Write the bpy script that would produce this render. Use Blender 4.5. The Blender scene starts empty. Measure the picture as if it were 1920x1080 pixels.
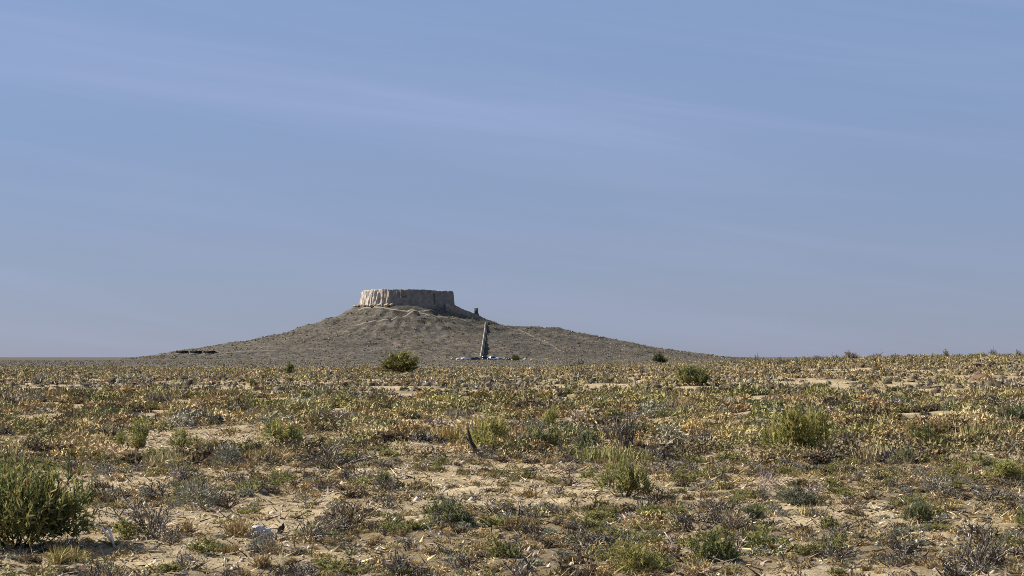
import bpy, bmesh, math, random
import numpy as np
from mathutils import Vector, Matrix

rng = np.random.default_rng(11)
random.seed(11)
SC = bpy.context.scene
COL = SC.collection

# ------------------------------------------------------------------ camera
FPX = 4000.0                 # focal length in pixels of the 1920 wide photograph
HY = 669.0                   # row of the horizon
EYE = 2.2
PITCH = math.atan((HY - 540.0) / FPX)
cam_d = bpy.data.cameras.new('camera')
cam = bpy.data.objects.new('camera', cam_d)
COL.objects.link(cam)
cam_d.sensor_width = 36.0
cam_d.lens = 36.0 * FPX / 1920.0
cam_d.clip_start = 0.1
cam_d.clip_end = 40000.0
cam.location = (0, 0, EYE)
cam.rotation_euler = (math.pi / 2 + PITCH, 0, 0)
SC.camera = cam

# ------------------------------------------------------------------ sky and sun
SUN_EL = math.radians(38.0)
SUN_AZ = math.radians(-74.0)          # from the view direction (+Y), negative is to the left
sun_dir = Vector((math.sin(SUN_AZ) * math.cos(SUN_EL), math.cos(SUN_AZ) * math.cos(SUN_EL), math.sin(SUN_EL)))
world = bpy.data.worlds.new('World')
SC.world = world
world.use_nodes = True
nt = world.node_tree
nt.nodes.clear()
def wn(t, **kw):
    n = nt.nodes.new(t)
    for k, v in kw.items():
        setattr(n, k, v)
    return n
w_out = wn('ShaderNodeOutputWorld')
w_bg = wn('ShaderNodeBackground')
w_bg.inputs['Strength'].default_value = 0.0545
sky = wn('ShaderNodeTexSky', sky_type='NISHITA')
sky.sun_disc = False
sky.sun_elevation = SUN_EL
sky.sun_rotation = SUN_AZ
sky.altitude = 1500.0
sky.air_density = 1.0
sky.dust_density = 0.6
sky.ozone_density = 3.0
tint = wn('ShaderNodeMix', data_type='RGBA', blend_type='MULTIPLY')
tint.inputs['Factor'].default_value = 1.0
tint.inputs['B'].default_value = (0.78, 0.84, 1.0, 1.0)
# thin cirrus, drawn out along the horizon
tc = wn('ShaderNodeTexCoord')
mp = wn('ShaderNodeMapping')
mp0 = wn('ShaderNodeMapping')
mp0.inputs['Rotation'].default_value = (0.0, math.radians(-8.0), 0.0)
mp.inputs['Scale'].default_value = (1.6, 1.6, 30.0)
cn = wn('ShaderNodeTexNoise')
cn.inputs['Scale'].default_value = 1.9
cn.inputs['Detail'].default_value = 7.0
cn.inputs['Roughness'].default_value = 0.6
cn.inputs['Distortion'].default_value = 0.5
cr = wn('ShaderNodeMapRange')
cr.inputs['From Min'].default_value = 0.46
cr.inputs['From Max'].default_value = 0.80
cr.inputs['To Min'].default_value = 0.0
cr.inputs['To Max'].default_value = 0.17
cl = wn('ShaderNodeMix', data_type='RGBA', blend_type='MIX')
cl.inputs['B'].default_value = (4.4, 4.9, 7.6, 1.0)
nt.links.new(sky.outputs['Color'], tint.inputs['A'])
nt.links.new(tc.outputs['Generated'], mp0.inputs['Vector'])
nt.links.new(mp0.outputs['Vector'], mp.inputs['Vector'])
nt.links.new(mp.outputs['Vector'], cn.inputs['Vector'])
nt.links.new(cn.outputs['Fac'], cr.inputs['Value'])
# one longer streak of cirrus sloping down to the right
bs = wn('ShaderNodeSeparateXYZ')
nt.links.new(tc.outputs['Generated'], bs.inputs['Vector'])
def wm(op, a, b, c=None):
    n = wn('ShaderNodeMath', operation=op)
    for i, v in enumerate((a, b, c)):
        if v is None: continue
        if isinstance(v, (int, float)): n.inputs[i].default_value = v
        else: nt.links.new(v, n.inputs[i])
    return n.outputs['Value']
u = wm('MULTIPLY_ADD', bs.outputs['X'], 0.13, bs.outputs['Z'])
u = wm('DIVIDE', wm('SUBTRACT', u, 0.117), 0.020)
g = wm('POWER', 2.718, wm('MULTIPLY', wm('MULTIPLY', u, u), -1.0))
band = wm('MULTIPLY', g, wm('MULTIPLY', cn.outputs['Fac'], 0.27))
band = wm('MULTIPLY', band, wm('GREATER_THAN', bs.outputs['Y'], 0.0))
fx = wn('ShaderNodeMapRange', interpolation_type='SMOOTHSTEP')
fx.inputs['From Min'].default_value = 0.02; fx.inputs['From Max'].default_value = 0.19
fx.inputs['To Min'].default_value = 1.0; fx.inputs['To Max'].default_value = 0.0
nt.links.new(bs.outputs['X'], fx.inputs['Value'])
band = wm('MULTIPLY', band, fx.outputs['Result'])
tot = wm('ADD', cr.outputs['Result'], band)
nt.links.new(tot, cl.inputs['Factor'])
# even high veil of thin haze cloud
veil = wn('ShaderNodeMix', data_type='RGBA', blend_type='MIX')
veil.inputs['Factor'].default_value = 0.70
vz = wn('ShaderNodeSeparateXYZ')
vr = wn('ShaderNodeMapRange', interpolation_type='SMOOTHSTEP')
vr.inputs['From Min'].default_value = -0.02
vr.inputs['From Max'].default_value = 0.19
vc = wn('ShaderNodeMix', data_type='RGBA', blend_type='MIX')
vc.inputs['A'].default_value = (2.44, 2.70, 4.15, 1.0)      # dusty low air
vc.inputs['B'].default_value = (2.58, 3.60, 5.70, 1.0)      # thin high cloud
nt.links.new(tc.outputs['Generated'], vz.inputs['Vector'])
nt.links.new(vz.outputs['Z'], vr.inputs['Value'])
nt.links.new(vr.outputs['Result'], vc.inputs['Factor'])
nt.links.new(vc.outputs['Result'], veil.inputs['B'])
nt.links.new(tint.outputs['Result'], veil.inputs['A'])
nt.links.new(veil.outputs['Result'], cl.inputs['A'])
nt.links.new(cl.outputs['Result'], w_bg.inputs['Color'])
nt.links.new(w_bg.outputs['Background'], w_out.inputs['Surface'])

sun_d = bpy.data.lights.new('sun', 'SUN')
sun_d.energy = 5.0
sun_d.angle = math.radians(0.5)
sun_d.color = (1.0, 0.93, 0.80)
sun = bpy.data.objects.new('sun', sun_d)
COL.objects.link(sun)
sun.rotation_euler = sun_dir.to_track_quat('Z', 'Y').to_euler()
sun.location = (-200, 100, 200)

SC.view_settings.view_transform = 'Standard'
SC.view_settings.look = 'None'
SC.view_settings.exposure = 0.9
SC.view_settings.gamma = 1.0
SC.view_settings.use_curve_mapping = False
SC.cycles.max_bounces = 6
SC.cycles.transparent_max_bounces = 6
SC.cycles.use_denoising = False
SC.cycles.pixel_filter_type = 'BLACKMAN_HARRIS'
SC.cycles.filter_width = 0.95

# ------------------------------------------------------------------ helpers: noise, terrain, pixels
def _hash(ix, iy, seed):
    h = (ix.astype(np.int64) * 374761393 + iy.astype(np.int64) * 668265263 + seed * 1442695041) & 0xFFFFFFFF
    h = ((h ^ (h >> 13)) * 1274126177) & 0xFFFFFFFF
    h = (h ^ (h >> 16)) & 0xFFFFFFFF
    return h / 4294967295.0
def vnoise(x, y, seed=0):
    x = np.asarray(x, float); y = np.asarray(y, float)
    ix = np.floor(x); iy = np.floor(y)
    fx = x - ix; fy = y - iy
    ux = fx * fx * fx * (fx * (fx * 6 - 15) + 10); uy = fy * fy * fy * (fy * (fy * 6 - 15) + 10)
    a = _hash(ix, iy, seed); b = _hash(ix + 1, iy, seed); c = _hash(ix, iy + 1, seed); d = _hash(ix + 1, iy + 1, seed)
    return (a * (1 - ux) + b * ux) * (1 - uy) + (c * (1 - ux) + d * ux) * uy
def fbm(x, y, seed=0, octaves=4, gain=0.5):
    s = 0.0; a = 1.0; t = 0.0
    for o in range(octaves):
        s = s + a * vnoise(np.asarray(x) * 2 ** o, np.asarray(y) * 2 ** o, seed + 17 * o)
        t += a; a *= gain
    return s / t
def smooth(a, b, x):
    t = np.clip((np.asarray(x, float) - a) / (b - a), 0, 1)
    return t * t * (3 - 2 * t)

def ground_z(x, y):
    x = np.asarray(x, float); y = np.asarray(y, float)
    r = np.hypot(x, y)
    near = 1 - smooth(250, 500, r)
    z = 0.16 * (fbm(x / 5.5, y / 5.5, 3, 3) - 0.5) + 0.15 * (fbm(x / 1.3, y / 1.3, 5, 3) - 0.5) + 0.10 * (fbm(x / 0.45, y / 0.6, 7, 2) - 0.5) * (1 - smooth(60, 110, r))
    z = z * near * smooth(6, 14, r)
    z = z + 0.34 * (fbm(x / 3.2, y / 4.5, 11, 3) - 0.5) * smooth(36, 60, r) * (1 - smooth(220, 330, r))
    rise = smooth(-8, 60, x) * np.exp(-((y - 300) / 110.0) ** 2)
    z = z + (1.75 + 0.5 * smooth(30, 90, x)) * rise
    z = z + 0.25 * (fbm(x / 40, y / 40, 9, 2) - 0.5) * smooth(60, 160, r) * near
    return z
def veg_cover(x, y):
    v = fbm(np.asarray(x) / 4.0, np.asarray(y) / 5.0, 21, 3)
    v2 = fbm(np.asarray(x) / 1.6, np.asarray(y) / 2.0, 33, 2)
    far = smooth(120, 260, y) * 0.15
    return np.clip((v - 0.5) * 3.6 + (v2 - 0.5) * 1.6 + 0.58 + far, 0, 1)

HD = 1480.0                              # distance of the tower on the hill
MPP = HD / FPX
TX = (764 - 960) * MPP                    # tower centre
def px2x(px, d=HD): return (px - 960) * d / FPX
def py2z(py, d=HD): return EYE + (HY - py) * d / FPX
R_M = np.array([0, 37, 46, 61, 90, 127, 155, 178, 205, 400]); H_M = np.array([40, 36.8, 31.5, 26.2, 17.0, 10.6, 6.0, 2.7, -0.5, -3])
R_S = np.array([0, 12, 24, 52, 85, 110, 133, 160, 400]); H_S = np.array([22.2, 22.2, 21.6, 16.0, 9.6, 5.4, 2.2, -0.6, -3])
CAPX = np.array([px2x(p) for p in (500, 690, 740, 800, 860, 905, 925, 1200)])
CAPZ = np.array([py2z(p) for p in (562, 569.5, 572.5, 578, 588.5, 600, 604, 640)])
def hill_z(x, y):
    x = np.asarray(x, float); y = np.asarray(y, float)
    dx = x - TX; dy = (y - HD)
    n1 = fbm(x / 45, y / 45, 51, 3) - 0.5
    sy = np.where(dy < 0, 1.22, 1.0)
    r0 = np.hypot(dx, dy)
    r = np.minimum(r0, 38.0) + np.maximum(np.hypot(dx, dy * sy) * (1 + 0.10 * n1) - 38.0 * np.hypot(dx, dy * sy) / np.maximum(r0, 1e-6), 0)
    h1 = np.interp(r, R_M, H_M)
    h1 = np.minimum(h1, np.interp(x, CAPX, CAPZ))
    xs = px2x(985)
    r2 = np.hypot(np.where(x > xs, x - xs, (x - xs) * 1.2), dy * np.where(dy < 0, 1.15, 1.0)) * (1 + 0.08 * n1)
    h2 = np.interp(r2, R_S, H_S)
    k = 1.6
    h = np.logaddexp(h1 / k, h2 / k) * k
    amp = smooth(-0.5, 5, h)
    ang = np.arctan2(dy, dx)
    gully = np.abs(fbm(ang * 7.0 + 20, r / 60, 71, 3) - 0.5) * 2
    body = smooth(3, 18, h) * (1 - smooth(33.5, 36, h))
    h = h - body * 2.2 * (1 - smooth(0.0, 0.22, gully)) * 0.4
    led = np.sin(h * 1.15 + 3.0 * fbm(x / 25, y / 25, 83, 2))
    h = h + amp * ((0.25 + 0.30 * smooth(14, 26, h)) * led + 1.0 * (fbm(x / 14, y / 14, 61, 4) - 0.5) + 1.0 * (fbm(x / 3.9, y / 3.9, 65, 2) - 0.5)) * (1 - 0.6 * smooth(34, 37, h))
    return h
def terrain(x, y):
    return np.maximum(ground_z(x, y), hill_z(x, y))

def ray(px, py):
    v = Vector(((px - 960) / FPX, 1.0, (540 - py) / FPX))
    c, s = math.cos(PITCH), math.sin(PITCH)
    return Vector((v.x, v.y * c - v.z * s, v.y * s + v.z * c))
def hit(px, py, tmin=12.0, tmax=1900.0, fn=terrain):
    d = ray(px, py)
    t = np.exp(np.linspace(math.log(tmin), math.log(tmax), 9000))
    f = EYE + d.z * t - fn(d.x * t, d.y * t)
    i = np.where(f <= 0)[0]
    k = i[0] if len(i) else len(t) - 1
    T = t[k]
    x, y = d.x * T, d.y * T
    return Vector((x, y, float(fn(x, y))))

# ------------------------------------------------------------------ helpers: meshes and objects
def mesh_np(name, V, T, cols=None, smooth_shade=False):
    V = np.asarray(V, np.float32).reshape(-1, 3); T = np.asarray(T, np.int32).reshape(-1, 3)
    me = bpy.data.meshes.new(name)
    me.vertices.add(len(V)); me.vertices.foreach_set('co', V.ravel())
    me.loops.add(T.size); me.loops.foreach_set('vertex_index', T.ravel())
    me.polygons.add(len(T)); me.polygons.foreach_set('loop_start', np.arange(0, T.size, 3, dtype=np.int32))
    if smooth_shade:
        me.polygons.foreach_set('use_smooth', np.ones(len(T), bool))
    if cols is not None:
        a = me.color_attributes.new('tone', 'FLOAT_COLOR', 'POINT')
        c = np.ones((len(V), 4), np.float32); c[:, :3] = cols
        a.data.foreach_set('color', c.ravel())
    me.update(); me.validate()
    return me
def link(name, me, mat=None, parent=None, loc=None, rz=0.0, scale=None):
    o = bpy.data.objects.new(name, me)
    COL.objects.link(o)
    if mat is not None and me is not None and len(me.materials) == 0:
        me.materials.append(mat)
    if parent is not None: o.parent = parent
    if loc is not None: o.location = loc
    o.rotation_euler[2] = rz
    if scale is not None: o.scale = scale
    return o
def tag(o, label=None, cat=None, group=None, kind=None):
    if label: o['label'] = label
    if cat: o['category'] = cat
    if group: o['group'] = group
    if kind: o['kind'] = kind
    return o
def grid_tris(nu, nv, wrap_u=False):
    iu = np.arange(nu if wrap_u else nu - 1); iv = np.arange(nv - 1)
    U, W = np.meshgrid(iu, iv, indexing='ij')
    a = U * nv + W; b = ((U + 1) % nu) * nv + W; c = b + 1; d = a + 1
    return np.concatenate([np.stack([a, b, c], -1).reshape(-1, 3), np.stack([a, c, d], -1).reshape(-1, 3)])
class MB:
    """collects boxes and tubes into one mesh"""
    def __init__(s): s.V = []; s.T = []; s.n = 0
    def add(s, V, T):
        V = np.asarray(V, float); s.V.append(V); s.T.append(np.asarray(T) + s.n); s.n += len(V); return s
    def hexa(s, P):
        T = [(0,2,1),(0,3,2),(4,5,6),(4,6,7),(0,1,5),(0,5,4),(1,2,6),(1,6,5),(2,3,7),(2,7,6),(3,0,4),(3,4,7)]
        return s.add(P, T)
    def box(s, c, d, taper=1.0):
        x, y, z = c; a, b, h = d[0] / 2, d[1] / 2, d[2] / 2; t = taper
        return s.hexa([(x-a,y-b,z-h),(x+a,y-b,z-h),(x+a,y+b,z-h),(x-a,y+b,z-h),(x-a*t,y-b*t,z+h),(x+a*t,y-b*t,z+h),(x+a*t,y+b*t,z+h),(x-a*t,y+b*t,z+h)])
    def tube(s, pts, rad, n=5):
        pts = [Vector(p) for p in pts]; V = []
        for i, p in enumerate(pts):
            d = (pts[min(i + 1, len(pts) - 1)] - pts[max(i - 1, 0)]).normalized()
            u = d.orthogonal().normalized(); w = d.cross(u)
            for k in range(n):
                a = 2 * math.pi * k / n
                V.append(p + (u * math.cos(a) + w * math.sin(a)) * rad[i])
        m = len(pts); T = []
        for i in range(m - 1):
            for k in range(n):
                a = i * n + k; b = i * n + (k + 1) % n
                T += [(a, b, b + n), (a, b + n, a + n)]
        for k in range(1, n - 1):
            T += [(0, k + 1, k), ((m - 1) * n, (m - 1) * n + k, (m - 1) * n + k + 1)]
        return s.add([tuple(v) for v in V], T)
    def mesh(s, name, cols=None, smooth_shade=False):
        return mesh_np(name, np.concatenate(s.V), np.concatenate(s.T), cols, smooth_shade)

def unit(v): return v / np.maximum(np.linalg.norm(v, axis=-1, keepdims=True), 1e-9)
def blades(P, D, L, W, bend=0.3, cols=None, r=rng, tri=False, up=None):
    """n tapered blades: base point, direction, length, width. Returns V, T, C"""
    n = len(P); D = unit(D)
    S = unit(np.cross(D, r.normal(size=(n, 3)))) * (np.asarray(W).reshape(-1, 1) / 2)
    L = np.asarray(L).reshape(-1, 1)
    B = unit(np.cross(D, r.normal(size=(n, 3)))) * L * bend
    if tri:
        V = np.stack([P - S, P + S, P + D * L + B * 0.6], 1).reshape(-1, 3)
        T = np.arange(n * 3).reshape(-1, 3); k = 3
    else:
        M = P + D * L * 0.55 + B * 0.18
        V = np.stack([P - S * 0.8, P + S * 0.8, M - S, M + S, P + D * L + B * 0.7], 1).reshape(-1, 3)
        o = (np.arange(n) * 5)[:, None, None]
        T = (o + np.array([(0, 1, 3), (0, 3, 2), (2, 3, 4)])[None]).reshape(-1, 3); k = 5
    C = np.repeat(cols, k, axis=0) if cols is not None else None
    return V, T, C
def merge(parts):
    V = []; T = []; C = []; n = 0
    for v, t, c in parts:
        V.append(v); T.append(np.asarray(t) + n); C.append(c); n += len(v)
    return np.concatenate(V), np.concatenate(T), np.concatenate(C)
def pal(colors, n, r=rng, jit=0.22, w=None):
    c = np.array(colors, float)[r.choice(len(colors), n, p=w)]
    return c * np.exp(r.normal(0, jit, (n, 1))) * np.exp(r.normal(0, 0.05, (n, 3)))
def sphere_dirs(n, zmin=0.0, r=rng):
    z = r.uniform(zmin, 1, n); a = r.uniform(0, 2 * math.pi, n); q = np.sqrt(1 - z * z)
    return np.stack([q * np.cos(a), q * np.sin(a), z], 1)

# ------------------------------------------------------------------ materials
def new_mat(name):
    m = bpy.data.materials.new(name); m.use_nodes = True
    b = m.node_tree.nodes['Principled BSDF']
    b.inputs['Specular IOR Level'].default_value = 0.15
    b.inputs['Roughness'].default_value = 0.9
    return m, m.node_tree, b
def simple(name, col, rough=0.8, spec=0.2, var=0.18, scale=3.0, metal=0.0, bump=0.0):
    m, t, b = new_mat(name)
    b.inputs['Roughness'].default_value = rough; b.inputs['Specular IOR Level'].default_value = spec
    b.inputs['Metallic'].default_value = metal
    tcn = t.nodes.new('ShaderNodeTexCoord'); n = t.nodes.new('ShaderNodeTexNoise')
    n.inputs['Scale'].default_value = scale; n.inputs['Detail'].default_value = 5
    mr = t.nodes.new('ShaderNodeMapRange'); mr.inputs['To Min'].default_value = 1 - var; mr.inputs['To Max'].default_value = 1 + var
    mr.inputs['From Min'].default_value = 0.3; mr.inputs['From Max'].default_value = 0.7
    mx = t.nodes.new('ShaderNodeMix'); mx.data_type = 'RGBA'; mx.blend_type = 'MULTIPLY'
    mx.inputs['Factor'].default_value = 1; mx.inputs['A'].default_value = (*col, 1)
    t.links.new(tcn.outputs['Object'], n.inputs['Vector']); t.links.new(n.outputs['Fac'], mr.inputs['Value'])
    t.links.new(mr.outputs['Result'], mx.inputs['B']); t.links.new(mx.outputs['Result'], b.inputs['Base Color'])
    if bump:
        bp = t.nodes.new('ShaderNodeBump'); bp.inputs['Strength'].default_value = 0.6; bp.inputs['Distance'].default_value = bump
        t.links.new(n.outputs['Fac'], bp.inputs['Height']); t.links.new(bp.outputs['Normal'], b.inputs['Normal'])
    return m
def plant_mat(name, translucency=0.25, var=0.25):
    m, t, b = new_mat(name)
    at = t.nodes.new('ShaderNodeAttribute'); at.attribute_name = 'tone'
    oi = t.nodes.new('ShaderNodeObjectInfo')
    mr = t.nodes.new('ShaderNodeMapRange'); mr.inputs['To Min'].default_value = 1 - var; mr.inputs['To Max'].default_value = 1 + var
    mx = t.nodes.new('ShaderNodeMix'); mx.data_type = 'RGBA'; mx.blend_type = 'MULTIPLY'; mx.inputs['Factor'].default_value = 1
    t.links.new(oi.outputs['Random'], mr.inputs['Value']); t.links.new(mr.outputs['Result'], mx.inputs['B'])
    t.links.new(at.outputs['Color'], mx.inputs['A']); t.links.new(mx.outputs['Result'], b.inputs['Base Color'])
    tr = t.nodes.new('ShaderNodeBsdfTranslucent'); ms = t.nodes.new('ShaderNodeMixShader'); ms.inputs['Fac'].default_value = translucency
    t.links.new(mx.outputs['Result'], tr.inputs['Color'])
    out = t.nodes['Material Output']
    t.links.new(b.outputs['BSDF'], ms.inputs[1]); t.links.new(tr.outputs['BSDF'], ms.inputs[2]); t.links.new(ms.outputs['Shader'], out.inputs['Surface'])
    return m
M_DRY = plant_mat('dry_plant', 0.12)
M_LEAF = plant_mat('leafy_plant', 0.42, 0.15)
M_TWIG = plant_mat('twig_bark', 0.0)
M_SCRUB = plant_mat('far_scrub', 0.0, 0.0)

def ground_material():
    m, t, b = new_mat('sandy_soil')
    N = t.nodes.new; Lk = t.links.new
    geo = N('ShaderNodeNewGeometry'); at = N('ShaderNodeAttribute'); at.attribute_name = 'tone'
    def noise(scale, detail, rough=0.6):
        n = N('ShaderNodeTexNoise'); n.inputs['Scale'].default_value = scale; n.inputs['Detail'].default_value = detail
        n.inputs['Roughness'].default_value = rough; Lk(geo.outputs['Position'], n.inputs['Vector']); return n
    n1 = noise(0.9, 8, 0.7); n2 = noise(9.0, 6, 0.7); n3 = noise(45.0, 4, 0.7)
    ramp = N('ShaderNodeValToRGB')
    e = ramp.color_ramp.elements
    e[0].position = 0.30; e[0].color = (0.206, 0.151, 0.084, 1)
    e[1].position = 0.66; e[1].color = (0.530, 0.425, 0.268, 1)
    k = e.new(0.48); k.color = (0.360, 0.278, 0.164, 1)
    Lk(n1.outputs['Fac'], ramp.inputs['Fac'])
    # organic litter where plants grow
    lit = N('ShaderNodeMix'); lit.data_type = 'RGBA'; lit.inputs['B'].default_value = (0.168, 0.124, 0.067, 1)
    ma = N('ShaderNodeMath'); ma.operation = 'MULTIPLY_ADD'; ma.inputs[1].default_value = 0.85; 
    mb = N('ShaderNodeMath'); mb.operation = 'SUBTRACT'; mb.inputs[1].default_value = 0.62
    Lk(n2.outputs['Fac'], mb.inputs[0])
    sep = N('ShaderNodeSeparateColor'); Lk(at.outputs['Color'], sep.inputs['Color'])
    Lk(sep.outputs['Red'], ma.inputs[0]); Lk(mb.outputs['Value'], ma.inputs[2]); ma.use_clamp = True
    Lk(ma.outputs['Value'], lit.inputs['Factor']); Lk(ramp.outputs['Color'], lit.inputs['A'])
    # grey gravelly plain far out
    gry = N('ShaderNodeMix'); gry.data_type = 'RGBA'; gry.inputs['B'].default_value = (0.085, 0.074, 0.063, 1)
    Lk(sep.outputs['Green'], gry.inputs['Factor']); Lk(lit.outputs['Result'], gry.inputs['A'])
    sp = N('ShaderNodeMapRange'); sp.inputs['From Min'].default_value = 0.3; sp.inputs['From Max'].default_value = 0.7
    sp.inputs['To Min'].default_value = 0.62; sp.inputs['To Max'].default_value = 1.35
    Lk(n3.outputs['Fac'], sp.inputs['Value'])
    mul = N('ShaderNodeMix'); mul.data_type = 'RGBA'; mul.blend_type = 'MULTIPLY'; mul.inputs['Factor'].default_value = 1
    Lk(gry.outputs['Result'], mul.inputs['A']); Lk(sp.outputs['Result'], mul.inputs['B'])
    Lk(mul.outputs['Result'], b.inputs['Base Color'])
    add = N('ShaderNodeMath'); add.operation = 'MULTIPLY_ADD'; add.inputs[1].default_value = 2.5
    Lk(n2.outputs['Fac'], add.inputs[0]); Lk(n3.outputs['Fac'], add.inputs[2])
    bp = N('ShaderNodeBump'); bp.inputs['Strength'].default_value = 0.8; bp.inputs['Distance'].default_value = 0.03
    Lk(add.outputs['Value'], bp.inputs['Height']); Lk(bp.outputs['Normal'], b.inputs['Normal'])
    return m
def hill_material():
    m, t, b = new_mat('rocky_hillside')
    N = t.nodes.new; Lk = t.links.new
    geo = N('ShaderNodeNewGeometry')
    def noise(scale, detail, rough=0.65, sc=(1, 1, 1)):
        mpn = N('ShaderNodeMapping'); mpn.inputs['Scale'].default_value = sc
        n = N('ShaderNodeTexNoise'); n.inputs['Scale'].default_value = scale; n.inputs['Detail'].default_value = detail
        n.inputs['Roughness'].default_value = rough; Lk(geo.outputs['Position'], mpn.inputs['Vector']); Lk(mpn.outputs['Vector'], n.inputs['Vector']); return n
    n1 = noise(0.035, 6); n2 = noise(0.35, 6, 0.75); n3 = noise(0.12, 6, 0.7, (0.5, 0.5, 3.0))
    r1 = N('ShaderNodeValToRGB'); e = r1.color_ramp.elements
    e[0].position = 0.3; e[0].color = (0.066, 0.060, 0.054, 1); e[1].position = 0.7; e[1].color = (0.114, 0.102, 0.089, 1)
    Lk(n1.outputs['Fac'], r1.inputs['Fac'])
    r2 = N('ShaderNodeValToRGB'); e = r2.color_ramp.elements
    e[0].position = 0.36; e[0].color = (0.38, 0.40, 0.40, 1); e[1].position = 0.66; e[1].color = (1.62, 1.52, 1.42, 1)
    Lk(n2.outputs['Fac'], r2.inputs['Fac'])
    r3 = N('ShaderNodeValToRGB'); e = r3.color_ramp.elements
    e[0].position = 0.35; e[0].color = (0.66, 0.70, 0.66, 1); e[1].position = 0.7; e[1].color = (1.4, 1.34, 1.28, 1)
    Lk(n3.outputs['Fac'], r3.inputs['Fac'])
    a = N('ShaderNodeMix'); a.data_type = 'RGBA'; a.blend_type = 'MULTIPLY'; a.inputs['Factor'].default_value = 1
    c = N('ShaderNodeMix'); c.data_type = 'RGBA'; c.blend_type = 'MULTIPLY'; c.inputs['Factor'].default_value = 1
    Lk(r1.outputs['Color'], a.inputs['A']); Lk(r2.outputs['Color'], a.inputs['B'])
    Lk(a.outputs['Result'], c.inputs['A']); Lk(r3.outputs['Color'], c.inputs['B']); Lk(c.outputs['Result'], b.inputs['Base Color'])
    bp = N('ShaderNodeBump'); bp.inputs['Strength'].default_value = 0.7; bp.inputs['Distance'].default_value = 1.2
    Lk(n2.outputs['Fac'], bp.inputs['Height']); Lk(bp.outputs['Normal'], b.inputs['Normal'])
    return m
M_GROUND = ground_material()
M_HILL = hill_material()
M_WALL = simple('weathered_mud_brick', (0.36, 0.285, 0.205), 0.95, 0.05, 0.35, 0.35, bump=0.5)
M_TOWER = simple('weathered_pakhsa_wall', (1, 1, 1), 0.95, 0.05, 0.3, 0.35, bump=0.5)
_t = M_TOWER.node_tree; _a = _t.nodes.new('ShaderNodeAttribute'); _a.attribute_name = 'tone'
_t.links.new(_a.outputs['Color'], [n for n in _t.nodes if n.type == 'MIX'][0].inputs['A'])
M_SPUR = simple('dark_rammed_earth', (0.23, 0.185, 0.140), 0.95, 0.05, 0.35, 0.4, bump=0.4)
M_PATH = simple('trodden_pale_soil', (0.222, 0.189, 0.152), 0.95, 0.05, 0.2, 0.3)
M_CONC = simple('grey_concrete', (0.26, 0.25, 0.23), 0.85, 0.1, 0.15, 1.0)
M_STEP = simple('dark_stone_steps', (0.075, 0.068, 0.060), 0.9, 0.1, 0.15, 1.0)
M_WHITEC = simple('pale_concrete', (0.44, 0.42, 0.39), 0.7, 0.2, 0.08, 1.0)
M_DARKBRICK = simple('dark_stone', (0.12, 0.105, 0.09), 0.9, 0.1, 0.2, 1.0)

# ------------------------------------------------------------------ ground sheet
def build_ground():
    rr = [2.0]
    while rr[-1] < 9500:
        rr.append(rr[-1] * (1.03 if rr[-1] < 16 else 1.0065 if rr[-1] < 60 else 1.0125 if rr[-1] < 300 else 1.03))
    rr = np.array(rr)
    fine = np.radians(np.linspace(-19, 19, 300))
    coarse = np.radians(np.linspace(19, 341, 90))[1:-1]
    aa = np.concatenate([fine, coarse])
    A, Rr = np.meshgrid(aa, rr, indexing='ij')
    X = Rr * np.sin(A); Y = Rr * np.cos(A)
    Z = ground_z(X, Y)
    Z = np.where(Rr > 900, Z - 0.0, Z)
    T = grid_tris(len(aa), len(rr), wrap_u=True)[:, [0, 2, 1]]
    V = np.stack([X, Y, Z], -1).reshape(-1, 3)
    cover = veg_cover(X, Y)
    grey = smooth(330, 520, Rr) * (1 - smooth(0, 60, X) * (1 - smooth(500, 700, Rr)))
    C = np.stack([cover, grey, np.zeros_like(cover)], -1).reshape(-1, 3)
    # close the middle
    n = len(V); V = np.concatenate([V, [[0, 0, 0]]]); C = np.concatenate([C, [[0, 0, 0]]])
    i0 = np.arange(len(aa)) * len(rr); i1 = np.roll(i0, -1)
    T = np.concatenate([T, np.stack([i1, i0, np.full_like(i0, n)], -1)])
    o = link('ground', mesh_np('ground', V, T, C, True), M_GROUND)
    tag(o, 'flat sandy desert plain with brown plant litter', kind='structure')
build_ground()

HILL_GRID = {}
def hill_mesh_z(x, y):
    xs, ys, Z = HILL_GRID['xs'], HILL_GRID['ys'], HILL_GRID['Z']
    u = (x - xs[0]) / (xs[1] - xs[0]); v = (y - ys[0]) / (ys[1] - ys[0])
    i = int(min(max(u, 0), len(xs) - 2)); j = int(min(max(v, 0), len(ys) - 2)); fu, fv = u - i, v - j
    if fu >= fv:      # the two triangles of the cell
        z = Z[i, j] + fu * (Z[i + 1, j] - Z[i, j]) + fv * (Z[i + 1, j + 1] - Z[i + 1, j])
    else:
        z = Z[i, j] + fv * (Z[i, j + 1] - Z[i, j]) + fu * (Z[i + 1, j + 1] - Z[i, j + 1])
    return max(float(z), float(ground_z(x, y)))
def build_hill():
    xs = np.linspace(TX - 235, TX + 290, 300); ys = np.linspace(HD - 215, HD + 215, 230)
    X, Y = np.meshgrid(xs, ys, indexing='ij')
    Z = hill_z(X, Y)
    edge = np.minimum.reduce([smooth(0, 18, X - xs[0]), smooth(0, 18, xs[-1] - X), smooth(0, 18, Y - ys[0]), smooth(0, 18, ys[-1] - Y)])
    Z = Z * edge - 3 * (1 - edge)
    HILL_GRID.update(xs=xs, ys=ys, Z=Z)
    o = link('hill', mesh_np('hill', np.stack([X, Y, Z], -1).reshape(-1, 3), grid_tris(len(xs), len(ys)), None, False), M_HILL)
    tag(o, 'bare grey brown hill with a flat crown and a lower shoulder', kind='structure')
build_hill()

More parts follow.
